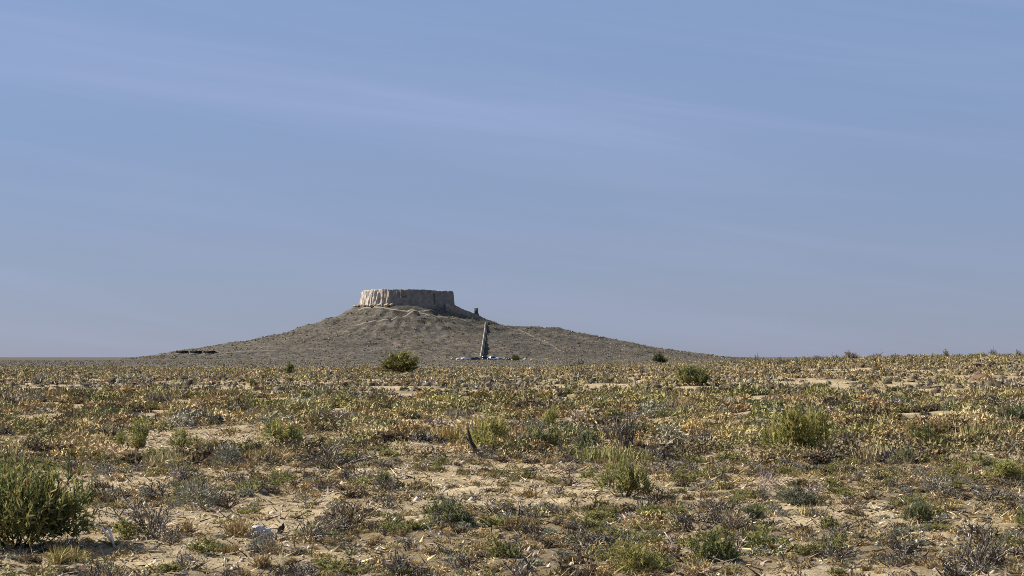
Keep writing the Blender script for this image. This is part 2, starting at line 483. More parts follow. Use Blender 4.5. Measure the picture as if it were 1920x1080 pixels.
def drape(name, pts, width, mat, lift=0.10, thick=0.5, step=0.6):
    """a strip of trodden ground following the hill"""
    P = [Vector((p.x, p.y)) for p in pts]; dense = []
    for a, b in zip(P[:-1], P[1:]):
        m = max(2, int((b - a).length / step))
        dense += [a.lerp(b, i / m) for i in range(m)]
    dense.append(P[-1])
    V = []
    for i, p in enumerate(dense):
        d = (dense[min(i + 1, len(dense) - 1)] - dense[max(i - 1, 0)]).normalized()
        s = Vector((-d.y, d.x))
        wv = width * (0.75 + 0.5 * float(vnoise(i * 0.35, 1.0, 91)))
        for k in (-0.5, 0, 0.5):
            q = p + s * wv * k
            V.append((q.x, q.y, hill_mesh_z(q.x, q.y) + (lift if k == 0 else 0.04)))
        for k in (0.62, -0.62):
            q = p + s * wv * k
            V.append((q.x, q.y, hill_mesh_z(q.x, q.y) - thick))
    n = len(dense); T = []
    for i in range(n - 1):
        for k in range(5):
            a = i * 5 + k; b = i * 5 + (k + 1) % 5
            T += [(a, a + 5, b + 5), (a, b + 5, b)]
    o = link(name, mesh_np(name, V, T, None, False), mat)
    tag(o, kind='structure'); return o
def path_px(pix): return [hit(px, py, 1000, 1750) for px, py in pix]
drape('path', path_px([(972, 618), (1000, 631), (1030, 645), (1062, 662)]), 0.7, M_PATH)
drape('path', path_px([(672, 581), (690, 576), (715, 577), (745, 581), (790, 588), (850, 598), (885, 603)]), 1.3, M_PATH)
drape('path', path_px([(640, 611), (690, 604), (730, 599), (760, 593), (785, 585), (805, 583)]), 1.1, M_PATH)
drape('path', path_px([(410, 660.5), (450, 659.5), (515, 657)]), 1.3, M_PATH)

# ------------------------------------------------------------------ ruined round tower
def build_tower():
    root = link('ruined_tower', None, loc=(TX, HD, 0))
    tag(root, 'round roofless mud brick ruin crowning the bare hill', 'ruin')
    ztop = py2z(545)
    na, nz = 760, 26
    ang = np.linspace(0, 2 * math.pi, na, endpoint=False)
    def ring(outer):
        A, K = np.meshgrid(ang, np.linspace(0, 1, nz), indexing='ij')
        cx, sx = np.cos(A), np.sin(A)
        rim = 1.7 * (fbm(ang * 9 + 40, ang * 0, 13, 4) - 0.5) - 1.2 * smooth(0.86, 0.99, -np.cos(ang)) - 1.0 * smooth(0.2, 1.0, np.cos(ang))
        top = ztop + rim[:, None]
        base = np.interp(33 * np.cos(ang) + TX, CAPX, CAPZ)[:, None] - 4.0
        Z = base + (top - base) * K
        Rr = (33.6 if outer else 27.0) + (-1 if outer else 0.3) * K * 2.0
        left = smooth(-0.05, 0.45, -cx)            # eroded side
        gul = fbm(A * 16, Z * 0.06, 15, 4) - 0.5
        lump = fbm(A * 34, Z * 0.2, 19, 4) - 0.5
        Rr = Rr + (np.minimum(gul, 0.05) * 3.6 + lump * 1.5) * left * (0.5 + 0.5 * (1 - K)) + lump * 0.7 + gul * 0.5
        if outer:
            Rr = Rr - left * (1 - K) * 0.8
            # narrow breach and a buttress edge on the side facing the plain
            def at(px): return (px - 764) / 88.0
            front = sx < 0
            Rr = np.where(front & (np.abs(cx - at(817.5)) < 0.017) & (K > 0.42) & (K < 0.88), 28.0, Rr)
            Rr = np.where(front & (cx < at(737)) & (cx > at(730)), Rr + 1.6, Rr)
            Rr = np.where(front & (np.abs(cx - at(762)) < 0.05) & (K > 0.62) & (K < 0.72), Rr - 1.2, Rr)
        return np.stack([Rr * cx, Rr * sx, Z], -1)
    O = ring(True); I = ring(False)
    I[:, -1, 2] = O[:, -1, 2]
    # cross section: outer bottom..top, inner top..bottom
    V = np.concatenate([O, I[:, ::-1]], 1)
    T = grid_tris(na, 2 * nz, wrap_u=True)
    pale = smooth(0.05, 0.75, -np.cos(ang))[:, None] * np.ones((1, 2 * nz)) * (0.55 + 0.9 * fbm(ang[:, None] * 14, np.arange(2 * nz)[None] * 0.25, 29, 3))  # sunlit left painted paler, shaded rest darker, mottled by noise
    lit_shade_col = np.array([0.235, 0.20, 0.165]) + np.clip(pale, 0, 1)[..., None] * (np.array([0.42, 0.375, 0.32]) - np.array([0.235, 0.20, 0.165]))
    link('wall', mesh_np('tower_wall', V.reshape(-1, 3), T, lit_shade_col.reshape(-1, 3)), M_TOWER, root)
    # spur of rammed earth running down the shoulder
    m = 40; V = []
    for i in range(m):
        f = i / (m - 1)
        px = 838 + f * (921 - 838)
        x = px2x(px); y = HD - 24 + 16 * f
        tz = np.interp(px, [838, 853, 862, 875, 893, 915, 921], [569, 572, 577, 583, 589.5, 600, 604.5])
        z1 = py2z(tz) + 0.5 * (float(vnoise(i * 0.6, 3, 5)) - 0.5)
        z0 = min(py2z(np.interp(px, [838, 860, 905, 921], [586, 589, 601, 606])), z1) - 5
        half = 3.0 - 1.8 * f
        for dy, z in ((-half - 1.8, z0), (-half - 0.5 + 0.5 * float(vnoise(i * .8, 7, 8)), (z0 + z1) / 2 + 1.5), (-half * 0.6, z1), (half * 0.6, z1), (half + 2, z0)):
            V.append((x - TX, y + dy - HD, z))
    T = []
    for i in range(m - 1):
        for k in range(4):
            a = i * 5 + k
            T += [(a, a + 5, a + 6), (a, a + 6, a + 1)]
    T += [(0, 1, 2), (0, 2, 3), (0, 3, 4)]; b = (m - 1) * 5
    T += [(b, b + 2, b + 1), (b, b + 3, b + 2), (b, b + 4, b + 3)]
    link('spur_wall', mesh_np('spur_wall', V, T), M_SPUR, root)
    # fallen blocks under the eroded side
    bm = bmesh.new(); bmesh.ops.create_icosphere(bm, subdivisions=2, radius=1.0)
    for v in bm.verts:
        v.co *= 1 + 0.5 * (float(vnoise(v.co.x * 2 + 9, v.co.y * 2 + v.co.z * 3, 77)) - 0.5); v.co.z *= 0.7
    me = bpy.data.meshes.new('rubble_block'); bm.to_mesh(me); bm.free(); me.materials.append(M_WALL)
    for k in range(16):
        a = math.radians(180 + 8 + k * 4.6 + random.uniform(-2, 2)); r = 34.6 + random.uniform(0, 2.6)
        x, y = r * math.cos(a), r * math.sin(a)
        s = random.uniform(0.6, 1.5)
        link('rubble_block', me, None, root, (x, y, float(terrain(x + TX, y + HD)) + 0.25 * s), random.uniform(0, 6), (s * 1.3, s, s))
build_tower()

def build_marker():
    x = px2x(893.5); y = HD - 12
    z = py2z(590.5) - 0.6
    root = link('stone_marker', None, loc=(x, y, z)); tag(root, 'small dark square stone pillar standing on the spur beside the round ruin', 'pillar')
    link('plinth', MB().box((0, 0, 0.5), (3.6, 3.6, 1.6)).mesh('plinth'), M_DARKBRICK, root)
    link('shaft', MB().box((0, 0, 2.9), (2.5, 2.5, 3.2), 0.95).mesh('shaft'), M_DARKBRICK, root)
    link('cap', MB().box((0, 0, 4.75), (3.0, 3.0, 0.5), 0.85).mesh('cap'), M_DARKBRICK, root)
build_marker()

def build_stairs():
    b = hit(903, 671, 1100, 1500); t = hit(912.5, 603.5, 1200, 1560)
    root = link('hill_staircase', None, loc=b); tag(root, 'long straight concrete staircase with a white parapet climbing the hill', 'staircase')
    d = Vector((t.x - b.x, t.y - b.y)); Lh = d.length; d.normalize(); s = Vector((d.y, -d.x))       # s points right
    n = 150
    def prof(f):
        p = Vector((b.x, b.y)) + d * Lh * f
        return float(terrain(p.x, p.y))
    zs = np.array([max(prof(i / n), b.z + (t.z - b.z) * i / n * 0.9) for i in range(n + 1)])
    k = np.ones(15) / 15
    zs = np.convolve(np.pad(zs, 7, 'edge'), k, 'valid') + 0.42
    zs = np.maximum.accumulate(zs)
    W = 1.15
    mb = MB()
    def P(l, w, z):
        q = d * l + s * w
        return (q.x, q.y, z - b.z)
    for i in range(n):
        l0, l1 = Lh * i / n, Lh * (i + 1) / n; z = zs[i + 1]
        mb.hexa([P(l0, -W/2, z-3), P(l0, W/2, z-3), P(l1, W/2, z-3), P(l1, -W/2, z-3), P(l0, -W/2, z), P(l0, W/2, z), P(l1, W/2, z), P(l1, -W/2, z)])
    o = link('flight_of_steps', mb.mesh('flight_of_steps'), M_STEP, root); tag(o, kind='stuff')
    for side, mat, hh, wd in ((-1, M_WHITEC, 0.25, 0.36), (1, M_STEP, 0.25, 0.2)):
        mb = MB(); V = []; T = []
        for i in range(n + 1):
            l = Lh * i / n; w0 = side * (W / 2 + 0.05); w1 = side * (W / 2 + 0.05 + wd)
            z = zs[i]
            V += [P(l, w0, z - 2), P(l, w0, z + hh), P(l, w1, z + hh), P(l, w1, z - 2)]
        for i in range(n):
            for k in range(4):
                a = i * 4 + k; c = i * 4 + (k + 1) % 4
                T += [(a, a + 4, c + 4), (a, c + 4, c)] if side > 0 else [(a, c + 4, a + 4), (a, c, c + 4)]
        T += [(0, 1, 2), (0, 2, 3), (n*4, n*4+2, n*4+1), (n*4, n*4+3, n*4+2)]
        mb.add(V, T)
        link('parapet', mb.mesh('parapet'), mat, root)
    link('landing', MB().box((d.x * (Lh + 2.4), d.y * (Lh + 2.4), zs[-1] - b.z - 1.0), (5.0, 4.4, 2.2)).mesh('landing'), M_CONC, root)
build_stairs()

# ------------------------------------------------------------------ parked cars at the foot of the stairs
M_TYRE = simple('tyre_rubber', (0.02, 0.02, 0.02), 0.9, 0.1)
M_RIM = simple('wheel_rim', (0.45, 0.45, 0.46), 0.35, 0.5, metal=0.7)
M_GLASS = simple('car_window', (0.02, 0.024, 0.03), 0.08, 0.6, 0.05)
M_LAMP = simple('lamp_glass', (0.75, 0.75, 0.72), 0.15, 0.6, 0.05)
M_TAIL = simple('tail_lamp', (0.35, 0.02, 0.02), 0.2, 0.5, 0.05)
PAINT = {'white': simple('white_car_paint', (0.80, 0.80, 0.80), 0.25, 0.6, 0.03), 'black': simple('black_car_paint', (0.015, 0.016, 0.02), 0.2, 0.6, 0.03),
         'silver': simple('silver_car_paint', (0.45, 0.46, 0.48), 0.25, 0.6, 0.03, metal=0.5), 'blue': simple('dark_blue_car_paint', (0.02, 0.03, 0.06), 0.2, 0.6, 0.03)}
def loft(sections):
    V = np.concatenate(sections); n = len(sections[0]); m = len(sections); T = []
    for i in range(m - 1):
        for k in range(n):
            a = i * n + k; b = i * n + (k + 1) % n
            T += [(a, b, b + n), (a, b + n, a + n)]
    for k in range(1, n - 1):
        T += [(0, k + 1, k), ((m-1)*n, (m-1)*n + k, (m-1)*n + k + 1)]
    return V, T
def build_car(loc, rz, paint, label, tall=False):
    g = 1.18 if tall else 1.08
    root = link('parked_car', None, loc=loc, rz=rz, scale=(g, g, g)); tag(root, label, 'car', 'cars parked at the foot of the hill stairs')
    k = 1.32 if tall else 1.0
    hood = 0.92 * (1.08 if tall else 1)
    def sec(x, w, z0, z1):
        w2 = w / 2
        return np.array([(x, -w2 * .94, z0), (x, -w2, z0 + .2), (x, -w2, z1 - .14), (x, -w2 * .86, z1), (x, w2 * .86, z1), (x, w2, z1 - .14), (x, w2, z0 + .2), (x, w2 * .94, z0)])
    body = [sec(-2.2, 1.45, .34, .78 * hood), sec(-2.12, 1.66, .26, .95 * hood), (sec(-1.5, 1.76, .22, 1.0 * hood)), sec(0.2, 1.78, .2, .98 * hood), sec(1.1, 1.76, .22, .92 * hood), sec(1.95, 1.66, .24, .80 * hood), sec(2.2, 1.4, .34, .66 * hood)]
    V, T = loft(body); link('body', mesh_np('car_body', V, T, None, False), PAINT[paint], root)
    def cab(x, w, z0, z1):
        w2 = w / 2
        return np.array([(x, -w2, z0), (x, -w2 * .8, z1), (x, w2 * .8, z1), (x, w2, z0)])
    rz1 = 1.46 * k; rear = -2.0 if tall else -1.75
    V, T = loft([cab(rear, 1.5, .9, .97 * hood), cab(rear + (.25 if tall else .75), 1.56, .9, rz1 - .06), cab(0.25, 1.58, .9, rz1), cab(1.15, 1.5, .88, .98 * hood)])
    link('cabin', mesh_np('car_cabin', V, T), PAINT[paint], root)
    V, T = loft([cab(rear + .12, 1.53, .93, 1.02 * hood), cab(rear + (.36 if tall else .8), 1.60, .95, rz1 - .14), cab(0.22, 1.62, .95, rz1 - .10), cab(1.02, 1.54, .93, 1.04 * hood)])
    link('side_windows', mesh_np('side_windows', V, T), M_GLASS, root)
    V = [(0.33, -.62, rz1 - .06), (1.16, -.70, 1.0 * hood), (1.16, .70, 1.0 * hood), (0.33, .62, rz1 - .06), (0.30, -.62, rz1 - .11), (1.10, -.70, .96 * hood), (1.10, .70, .96 * hood), (0.30, .62, rz1 - .11)]
    link('windscreen', MB().hexa(V).mesh('windscreen'), M_GLASS, root)
    wb = MB().tube([(0, -.1, 0), (0, .1, 0)], [.32, .32], 14).mesh('tyre'); rb = MB().tube([(0, -.108, 0), (0, .108, 0)], [.19, .19], 12).mesh('rim')
    for x in (-1.35, 1.38):
        for y in (-.8, .8):
            w = link('wheel', wb, M_TYRE, root, (x, y, .32)); link('rim', rb, M_RIM, w)
    for y in (-.55, .55):
        link('headlight', MB().box((2.12, y, .62), (.18, .34, .14)).mesh('headlight'), M_LAMP, root)
        link('tail_light', MB().box((-2.14, y, .76), (.16, .3, .16)).mesh('tail_light'), M_TAIL, root)
def foot(px, py): return hit(px, py, 900, 1500)
build_car(foot(873, 674.5), 0.25, 'white', 'white saloon car parked at the foot of the hill stairs, end of the row', False)
build_car(foot(885, 674.0), 1.75, 'black', 'black car parked end on beside the white saloon', False)
build_car(foot(894, 674.2), 0.1, 'blue', 'dark blue car parked just before the bottom of the stairs', False)
build_car(foot(911, 674.2), -0.3, 'black', 'black tall car parked right beside the bottom step of the stairs', True)
build_car(foot(925, 674.5), 0.5, 'white', 'white tall car parked beyond the stairs between darker cars', True)
build_car(foot(939, 675.5), 0.05, 'silver', 'silver saloon car parked last but one in the row', False)
build_car(foot(954, 675.0), 1.3, 'black', 'black car parked end on beside the dark shrub', False)

# ------------------------------------------------------------------ three dark sheds on the left foot of the hill
M_SHED = simple('tarred_boards', (0.022, 0.020, 0.019), 0.9, 0.1, 0.2, 2.0)
M_SHEDR = simple('rusted_sheet_roof', (0.10, 0.08, 0.07), 0.8, 0.2, 0.3, 2.0)
M_SILL = simple('pale_rubble_footing', (0.36, 0.32, 0.27), 0.9, 0.1, 0.2, 2.0)
for px in (341, 366.5, 392):
    c = hit(px, 664.0, 900, 1480)
    w = 21.5 * c.y / FPX
    root = link('low_shed', None, loc=c); tag(root, 'low dark flat roofed shed, one of three end to end at the hill foot', 'shed', 'dark sheds at the foot of the hill')
    link('wall', MB().box((0, 2, 0.85), (w, 4, 2.3)).mesh('shed_wall'), M_SHED, root)
    link('roof', MB().box((0, 1.9, 2.10), (w + .3, 4.6, 0.16)).mesh('shed_roof'), M_SHEDR, root)
    link('footing', MB().box((0, -0.12, 0.0), (w + .6, 0.4, 0.7)).mesh('shed_footing'), M_SILL, root)
    link('door', MB().box((w * 0.2, -0.03, 0.95), (1.0, 0.08, 1.7)).mesh('shed_door'), M_SHEDR, root)

# ------------------------------------------------------------------ plants
STRAW = [(0.493, 0.378, 0.194), (0.422, 0.317, 0.154), (0.352, 0.264, 0.123), (0.528, 0.422, 0.246)]
BROWN = [(0.277, 0.197, 0.097), (0.319, 0.227, 0.109), (0.214, 0.151, 0.080), (0.378, 0.277, 0.134)]
OLIVE = [(0.231, 0.213, 0.073), (0.292, 0.255, 0.092), (0.182, 0.176, 0.067), (0.365, 0.311, 0.122)]
GREEN = [(0.158, 0.176, 0.068), (0.194, 0.207, 0.081), (0.117, 0.135, 0.059), (0.261, 0.252, 0.104)]
YGREEN = [(0.316, 0.296, 0.097), (0.275, 0.265, 0.087), (0.408, 0.352, 0.122), (0.214, 0.219, 0.076)]
DGREEN = [(0.082, 0.100, 0.035), (0.111, 0.123, 0.041), (0.065, 0.082, 0.032), (0.152, 0.147, 0.058)]
GGREEN = [(0.167, 0.178, 0.109), (0.207, 0.212, 0.138), (0.127, 0.144, 0.086), (0.252, 0.241, 0.173)]
GREY = [(0.277, 0.251, 0.210), (0.216, 0.189, 0.159), (0.348, 0.318, 0.267), (0.164, 0.143, 0.118)]
DARK = [(0.087, 0.066, 0.048), (0.115, 0.091, 0.066), (0.062, 0.048, 0.036), (0.165, 0.137, 0.104)]
PINK = [(0.411, 0.323, 0.264), (0.352, 0.274, 0.220), (0.469, 0.381, 0.313)]

def g_tussock(r, n, colors, w=0.012, lean=0.9):
    """unit tussock: about 1 wide, 0.55 high; blades fan out of several crowns"""
    kc = 5
    cr_ = r.normal(0, 0.14, (kc, 2))
    P = np.zeros((n, 3)); P[:, :2] = cr_[r.integers(0, kc, n)] + r.normal(0, 0.07, (n, 2)); P[:, 2] = -0.03
    a = r.uniform(0, 2 * math.pi, n); th = np.abs(r.normal(0, lean * 0.6, n)).clip(0, 1.45)
    D = np.stack([np.sin(th) * np.cos(a), np.sin(th) * np.sin(a), np.cos(th)], 1)
    L = r.uniform(0.28, 0.62, n) * (1 - 0.15 * th)
    return blades(P, D, L, r.uniform(0.6, 1.4, n) * w, 0.35, pal(colors, n, r), r)
def g_twigs(r, n_stem, colors, w=0.016, sub=5, twig=4, flat=1.0):
    """branching skeleton: stems, side branches, twigs, all blades"""
    a = r.uniform(0, 2 * math.pi, n_stem); th = r.uniform(0.25, 1.35, n_stem) * flat
    D = unit(np.stack([np.sin(th) * np.cos(a), np.sin(th) * np.sin(a), np.cos(th)], 1))
    P = np.concatenate([r.normal(0, 0.05, (n_stem, 2)), np.full((n_stem, 1), -0.03)], 1); L = r.uniform(0.32, 0.58, n_stem)
    out = [blades(P, D, L, np.full(n_stem, w * 1.6), 0.2, pal(colors, n_stem, r), r)]
    for lev, (m, ls, ww) in enumerate(((sub, 0.55, 1.0), (twig, 0.45, 0.7))):
        f = r.uniform(0.3, 0.95, (len(P), m, 1))
        P2 = (P[:, None] + D[:, None] * L[:, None, None] * f).reshape(-1, 3)
        D2 = unit((D[:, None] + r.normal(0, 0.55, (len(P), m, 3)) + np.array([0, 0, 0.12])).reshape(-1, 3))
        L2 = (L[:, None] * ls * r.uniform(0.5, 1.2, (len(P), m))).reshape(-1)
        D2[:, 2] = np.where(P2[:, 2] + D2[:, 2] * L2 < 0.01, np.abs(D2[:, 2]) * 0.3, D2[:, 2])
        P, D, L = P2, D2, L2
        out.append(blades(P, D, L, np.full(len(P), w * ww), 0.25, pal(colors, len(P), r), r))
    return merge(out)
def g_spray_leaves(r, n_lobe, n_spray, n_leaf, colors, ll=0.07, lw=0.014, H=0.75, feather=0.6, core=0.25):
    """leaf sprays over an uneven set of lobes; bush about 1 wide, H high. returns foliage, stem list"""
    la = r.uniform(0, 2 * math.pi, n_lobe); lr = np.sqrt(r.uniform(0, 1, n_lobe)) * 0.36
    lc = np.stack([lr * np.cos(la), lr * np.sin(la), H * r.uniform(0.10, 0.58, n_lobe) * (1 - 0.40 * lr / 0.36)], 1)
    ls = r.uniform(0.13, 0.24, n_lobe)
    low = np.arange(n_lobe) % 5 < 2                   # some lobes sit on the ground round the foot
    lc[low, 2] = H * r.uniform(0.04, 0.14, low.sum()); lc[low, :2] *= 1.12
    k = r.integers(0, n_lobe, n_spray)
    dirs = sphere_dirs(n_spray, -0.35, r)
    P0 = lc[k] + dirs * (ls[k] * r.uniform(core, 1.0, n_spray))[:, None] * np.array([1, 1, H * 1.25])
    P0[:, 2] = np.maximum(P0[:, 2], 0.02)
    SD = unit(dirs * 0.7 + np.array([0, 0, feather]) + r.normal(0, 0.3, (n_spray, 3)))
    SL = r.uniform(0.6, 1.4, n_spray) * 0.15
    f = r.uniform(0, 1, (n_spray, n_leaf, 1))
    P = (P0[:, None] + SD[:, None] * SL[:, None, None] * f).reshape(-1, 3)
    D = unit((SD[:, None] * 0.9 + r.normal(0, 0.5, (n_spray, n_leaf, 3))).reshape(-1, 3))
    n = len(P)
    sc_ = np.exp(r.normal(0, 0.20, n_spray))
    C = pal(colors, n_spray, r, 0.15)
    C = np.repeat(C, n_leaf, axis=0) * np.exp(r.normal(0, 0.12, (n, 1)))
    V, T, C = blades(P, D, r.uniform(0.6, 1.3, n) * ll, r.uniform(0.7, 1.3, n) * lw, 0.2, C, r)
    V[:, 2] = np.maximum(V[:, 2], -0.02)
    return (V, T, C), lc, ls
def g_stems(r, lc, ls, colors, w=0.018):
    """stems from the root to each lobe, with forks"""
    mb = MB(); n = 0
    for c, s in zip(lc, ls):
        p0 = np.array([c[0] * 0.15, c[1] * 0.15, -0.04]); mid = p0 * 0.4 + c * 0.6 * np.array([1.1, 1.1, 0.8]) + r.normal(0, 0.02, 3)
        mb.tube([p0, mid, c], [w, w * 0.7, w * 0.45], 4)
        for q in range(4):
            d = sphere_dirs(1, -0.1, r)[0]
            mb.tube([c * 0.75 + mid * 0.25, c + d * s * 0.9], [w * 0.45, w * 0.15], 3)
    V = np.concatenate(mb.V); T = np.concatenate(mb.T)
    return V, T, pal(colors, 1, r, 0.1).repeat(len(V), 0)
def g_cushion(r, n, colors, H=0.6, w=0.02):
    d = sphere_dirs(n, 0.0, r)
    P = d * np.array([0.40, 0.40, H * 0.8]) * r.uniform(0.7, 1.0, (n, 1)) * (1 + 0.14 * np.sin(d[:, :1] * 9 + 1) * np.cos(d[:, 1:2] * 8))
    P[:, 2] -= 0.02
    D = unit(d + r.normal(0, 0.45, (n, 3)))
    return blades(P, D, r.uniform(0.06, 0.15, n), r.uniform(0.7, 1.3, n) * w, 0.2, pal(colors, n, r), r)

def shade_cores(c, S, H, r, colors=None, k=5):
    """dark bark-toned solid added inside each low plant to block light: 15 faces a piece"""
    m = len(c)
    a = (np.arange(k) / k * 6.2832)[None] + r.uniform(0, 6.28, (m, 1)) + r.normal(0, 0.2, (m, k))
    def ringv(rad, z):
        rr = rad * S[:, None] * np.exp(r.normal(0, 0.25, (m, k)))
        return np.stack([c[:, :1] + rr * np.cos(a), c[:, 1:2] + rr * np.sin(a), c[:, 2:] + z * H[:, None] * np.exp(r.normal(0, 0.25, (m, k)))], -1)
    lo = ringv(0.20, 0.0); lo[:, :, 2] = c[:, 2:] - 0.03
    V = np.concatenate([lo, ringv(0.17, 0.40), (c + np.stack([r.normal(0, 0.05, m) * S, r.normal(0, 0.05, m) * S, H * 0.55], -1))[:, None]], 1)
    F = []
    for i in range(k):
        j = (i + 1) % k
        F += [(i, j, k + j), (i, k + j, k + i), (k + i, k + j, 2 * k)]
    T = (np.arange(m) * (2 * k + 1))[:, None, None] + np.array(F)[None]
    return V.reshape(-1, 3), T.reshape(-1, 3), np.repeat(pal(colors or DARK, m, r, 0.15), 2 * k + 1, axis=0)
def g_matted(r, n_dome, n_blade, colors, w=0.03, H=0.55):
    """matted low plant: short stems crowded over a few low lobes"""
    a = r.uniform(0, 6.28, n_dome); q = np.sqrt(r.uniform(0, 1, n_dome)) * 0.28
    c = np.stack([q * np.cos(a), q * np.sin(a), np.zeros(n_dome)], 1); S = r.uniform(0.32, 0.62, n_dome); Hh = r.uniform(0.35, 0.8, n_dome) * H * (1 - q)
    k = r.integers(0, n_dome, n_blade); d = sphere_dirs(n_blade, 0.0, r)
    P = c[k] + d * np.stack([0.34 * S[k], 0.34 * S[k], 0.85 * Hh[k]], 1) * r.uniform(0.35, 1.0, (n_blade, 1)) ** 0.6
    D = unit(d * 0.5 + r.normal(0, 0.7, (n_blade, 3)))
    return blades(P, D, r.uniform(0.05, 0.15, n_blade), r.uniform(0.6, 1.3, n_blade) * w, 0.3, pal(colors, n_blade, r), r)

def to_mesh(name, g, mat):
    me = mesh_np(name, *g); me.materials.append(mat); return me

# ---- the shrubs that can be told apart one by one: (px, base py, width px, height px, kind, colours, label, name, extra)
def leafy(px, py, w, h, colors, label, r_seed, name='green_shrub', n_lobe=9, dens=1.0, group=None, far=False, feather=0.6, tmin=12, fn=ground_z, depth=0.9, core=0.25, coarse=1.0):
    r = np.random.default_rng(r_seed)
    c = hit(px, py, tmin, 1900, fn)
    sw = w * c.y / FPX; sh = h * c.y / FPX
    H = 0.75
    ns = int(170 * dens); nl = 12
    g, lc, ls = g_spray_leaves(r, n_lobe, ns, nl, colors, 0.075 * coarse, 0.017 * coarse, H, feather, core)
    ext = np.percentile(np.abs(g[0][:, :2]), 98.5) * 2; ez = np.percentile(g[0][:, 2], 99.7)
    S = np.array([sw / ext, sw / ext * depth, sh / ez])
    root = link(name, None, loc=(c.x, c.y, c.z)); tag(root, label, 'shrub', group)
    st = g_stems(r, lc, ls, DARK, 0.015 * coarse)
    link('branches', to_mesh('branches', (st[0] * S, st[1], st[2]), M_TWIG), None, root)
    link('foliage', to_mesh('foliage', (g[0] * S, g[1], g[2]), M_LEAF), None, root)
    return root
leafy(28, 1022, 262, 176, GREEN + OLIVE + DGREEN[:2], 'large bushy green shrub, the biggest on the sandy plain', 101, n_lobe=16, dens=5.5, coarse=0.62)
leafy(1497, 852, 120, 92, YGREEN, 'feathery yellow green bush casting a long shadow on pale sand', 102, n_lobe=10, dens=2.4, feather=1.2, coarse=0.85)
leafy(745, 700, 74, 40, DGREEN + OLIVE, 'round dark green shrub standing alone before the hill', 103, n_lobe=9, dens=2.0, coarse=1.2)
leafy(714, 700, 28, 16, BROWN + OLIVE, 'small brownish shrub huddled against the round dark green shrub', 104, 'brown_shrub', 5, 0.6, coarse=1.5)
leafy(1302, 722, 60, 36, GREEN + OLIVE, 'green upright shrub growing on the low swell', 105, n_lobe=8, dens=1.8, feather=1.2, coarse=1.2)
leafy(1172, 930, 96, 74, OLIVE + GREEN, 'loose olive bush with a dark twiggy fringe of shadow beside it', 106, n_lobe=9, dens=1.7, feather=0.9, coarse=0.9)
leafy(1195, 1078, 124, 66, OLIVE + YGREEN, 'wide olive shrub open in the middle on pale sand', 107, n_lobe=11, dens=1.8, feather=0.8, coarse=0.8)
leafy(920, 846, 76, 66, YGREEN + OLIVE, 'yellowish olive bush growing right beside a black charred stump', 108, n_lobe=8, dens=1.6, feather=1.1)
leafy(1346, 1054, 88, 58, DGREEN + GREEN, 'compact rounded dark green shrub with a black shadow on sand', 109, n_lobe=9, dens=2.2, coarse=0.85)
leafy(1886, 901, 78, 40, YGREEN, 'bright yellow green low spreading bush', 110, n_lobe=9, dens=1.8, feather=1.0)
leafy(1742, 842, 88, 56, GREEN + BROWN, 'green and brown mixed bush with bare brown lower twigs', 111, n_lobe=9, dens=1.6)
leafy(252, 845, 64, 54, GREEN + OLIVE, 'upright green bush with straw grass around its foot', 112, n_lobe=7, dens=1.3, feather=1.1)
leafy(532, 838, 76, 52, GREEN + YGREEN, 'wide soft green bush behind a row of straw tussocks', 113, n_lobe=8, dens=1.3)
leafy(345, 838, 66, 34, YGREEN + GREEN, 'low yellow green bush next to straw tussocks', 114, n_lobe=7, dens=1.1)
leafy(1032, 804, 44, 42, YGREEN + GREEN, 'small bright green bush above a paler olive one', 115, n_lobe=6, dens=1.0, feather=1.0)
leafy(1022, 846, 74, 56, OLIVE + GGREEN, 'pale olive bush below a small bright green one', 116, n_lobe=8, dens=1.2, feather=0.9)
leafy(1500, 948, 92, 40, GGREEN, 'low grey green sprawling shrub next to a pinkish cushion plant', 117, 'grey_green_shrub', 9, 1.5)
leafy(842, 990, 88, 54, GGREEN + GREEN, 'grey green shrub with a bleached curved stick before it', 118, 'grey_green_shrub', 8, 1.4, feather=0.9)
leafy(1722, 980, 62, 44, GREEN + GGREEN, 'small green shrub throwing a solid black shadow', 119, n_lobe=7, dens=1.5)
leafy(1236, 681, 28, 19, DGREEN, 'tiny dark green shrub far out in front of the hill shoulder', 120, n_lobe=6, dens=0.8, coarse=1.6)
leafy(545, 704, 18, 24, DGREEN + GREEN, 'narrow upright dark shrub far out on the grey plain', 121, n_lobe=5, dens=0.7, coarse=1.6, feather=1.2)
leafy(968, 676, 17, 11, DGREEN, 'dark shrub at the end of the row of parked cars', 122, n_lobe=6, dens=0.8, coarse=1.8, tmin=900, fn=terrain)
leafy(1095, 850, 80, 44, GGREEN + GREEN, 'soft green shrub between the pale olive bush and a dead shrub', 123, n_lobe=8, dens=1.1)
leafy(1410, 975, 60, 34, GGREEN + GREEN, 'small dull green shrub among brown litter', 124, n_lobe=6, dens=1.0)
leafy(1895, 800, 70, 44, GGREEN + DGREEN, 'blue grey shrub at the far edge of the pale sand', 125, 'grey_green_shrub', 7, 1.1)
leafy(710, 912, 44, 30, GREEN + GGREEN, 'small round green shrub alone on brown litter', 126, n_lobe=6, dens=0.9)
leafy(470, 724, 30, 16, OLIVE + GREEN, 'little olive shrub where the scrub thins towards the hill', 127, n_lobe=5, dens=0.7, coarse=1.5)
leafy(1078, 692, 36, 20, GGREEN + GREY, 'grey shrub at the far edge of the scrub in front of the hill path', 128, 'grey_green_shrub', 6, 0.9, coarse=1.4)
leafy(1690, 870, 54, 30, OLIVE + GGREEN, 'small olive grey shrub at the edge of pale sand', 129, 'grey_green_shrub', 6, 0.9)
leafy(345, 930, 40, 30, GREEN, 'small green tuft of a shrub behind the round grey bush', 130, n_lobe=5, dens=0.9)
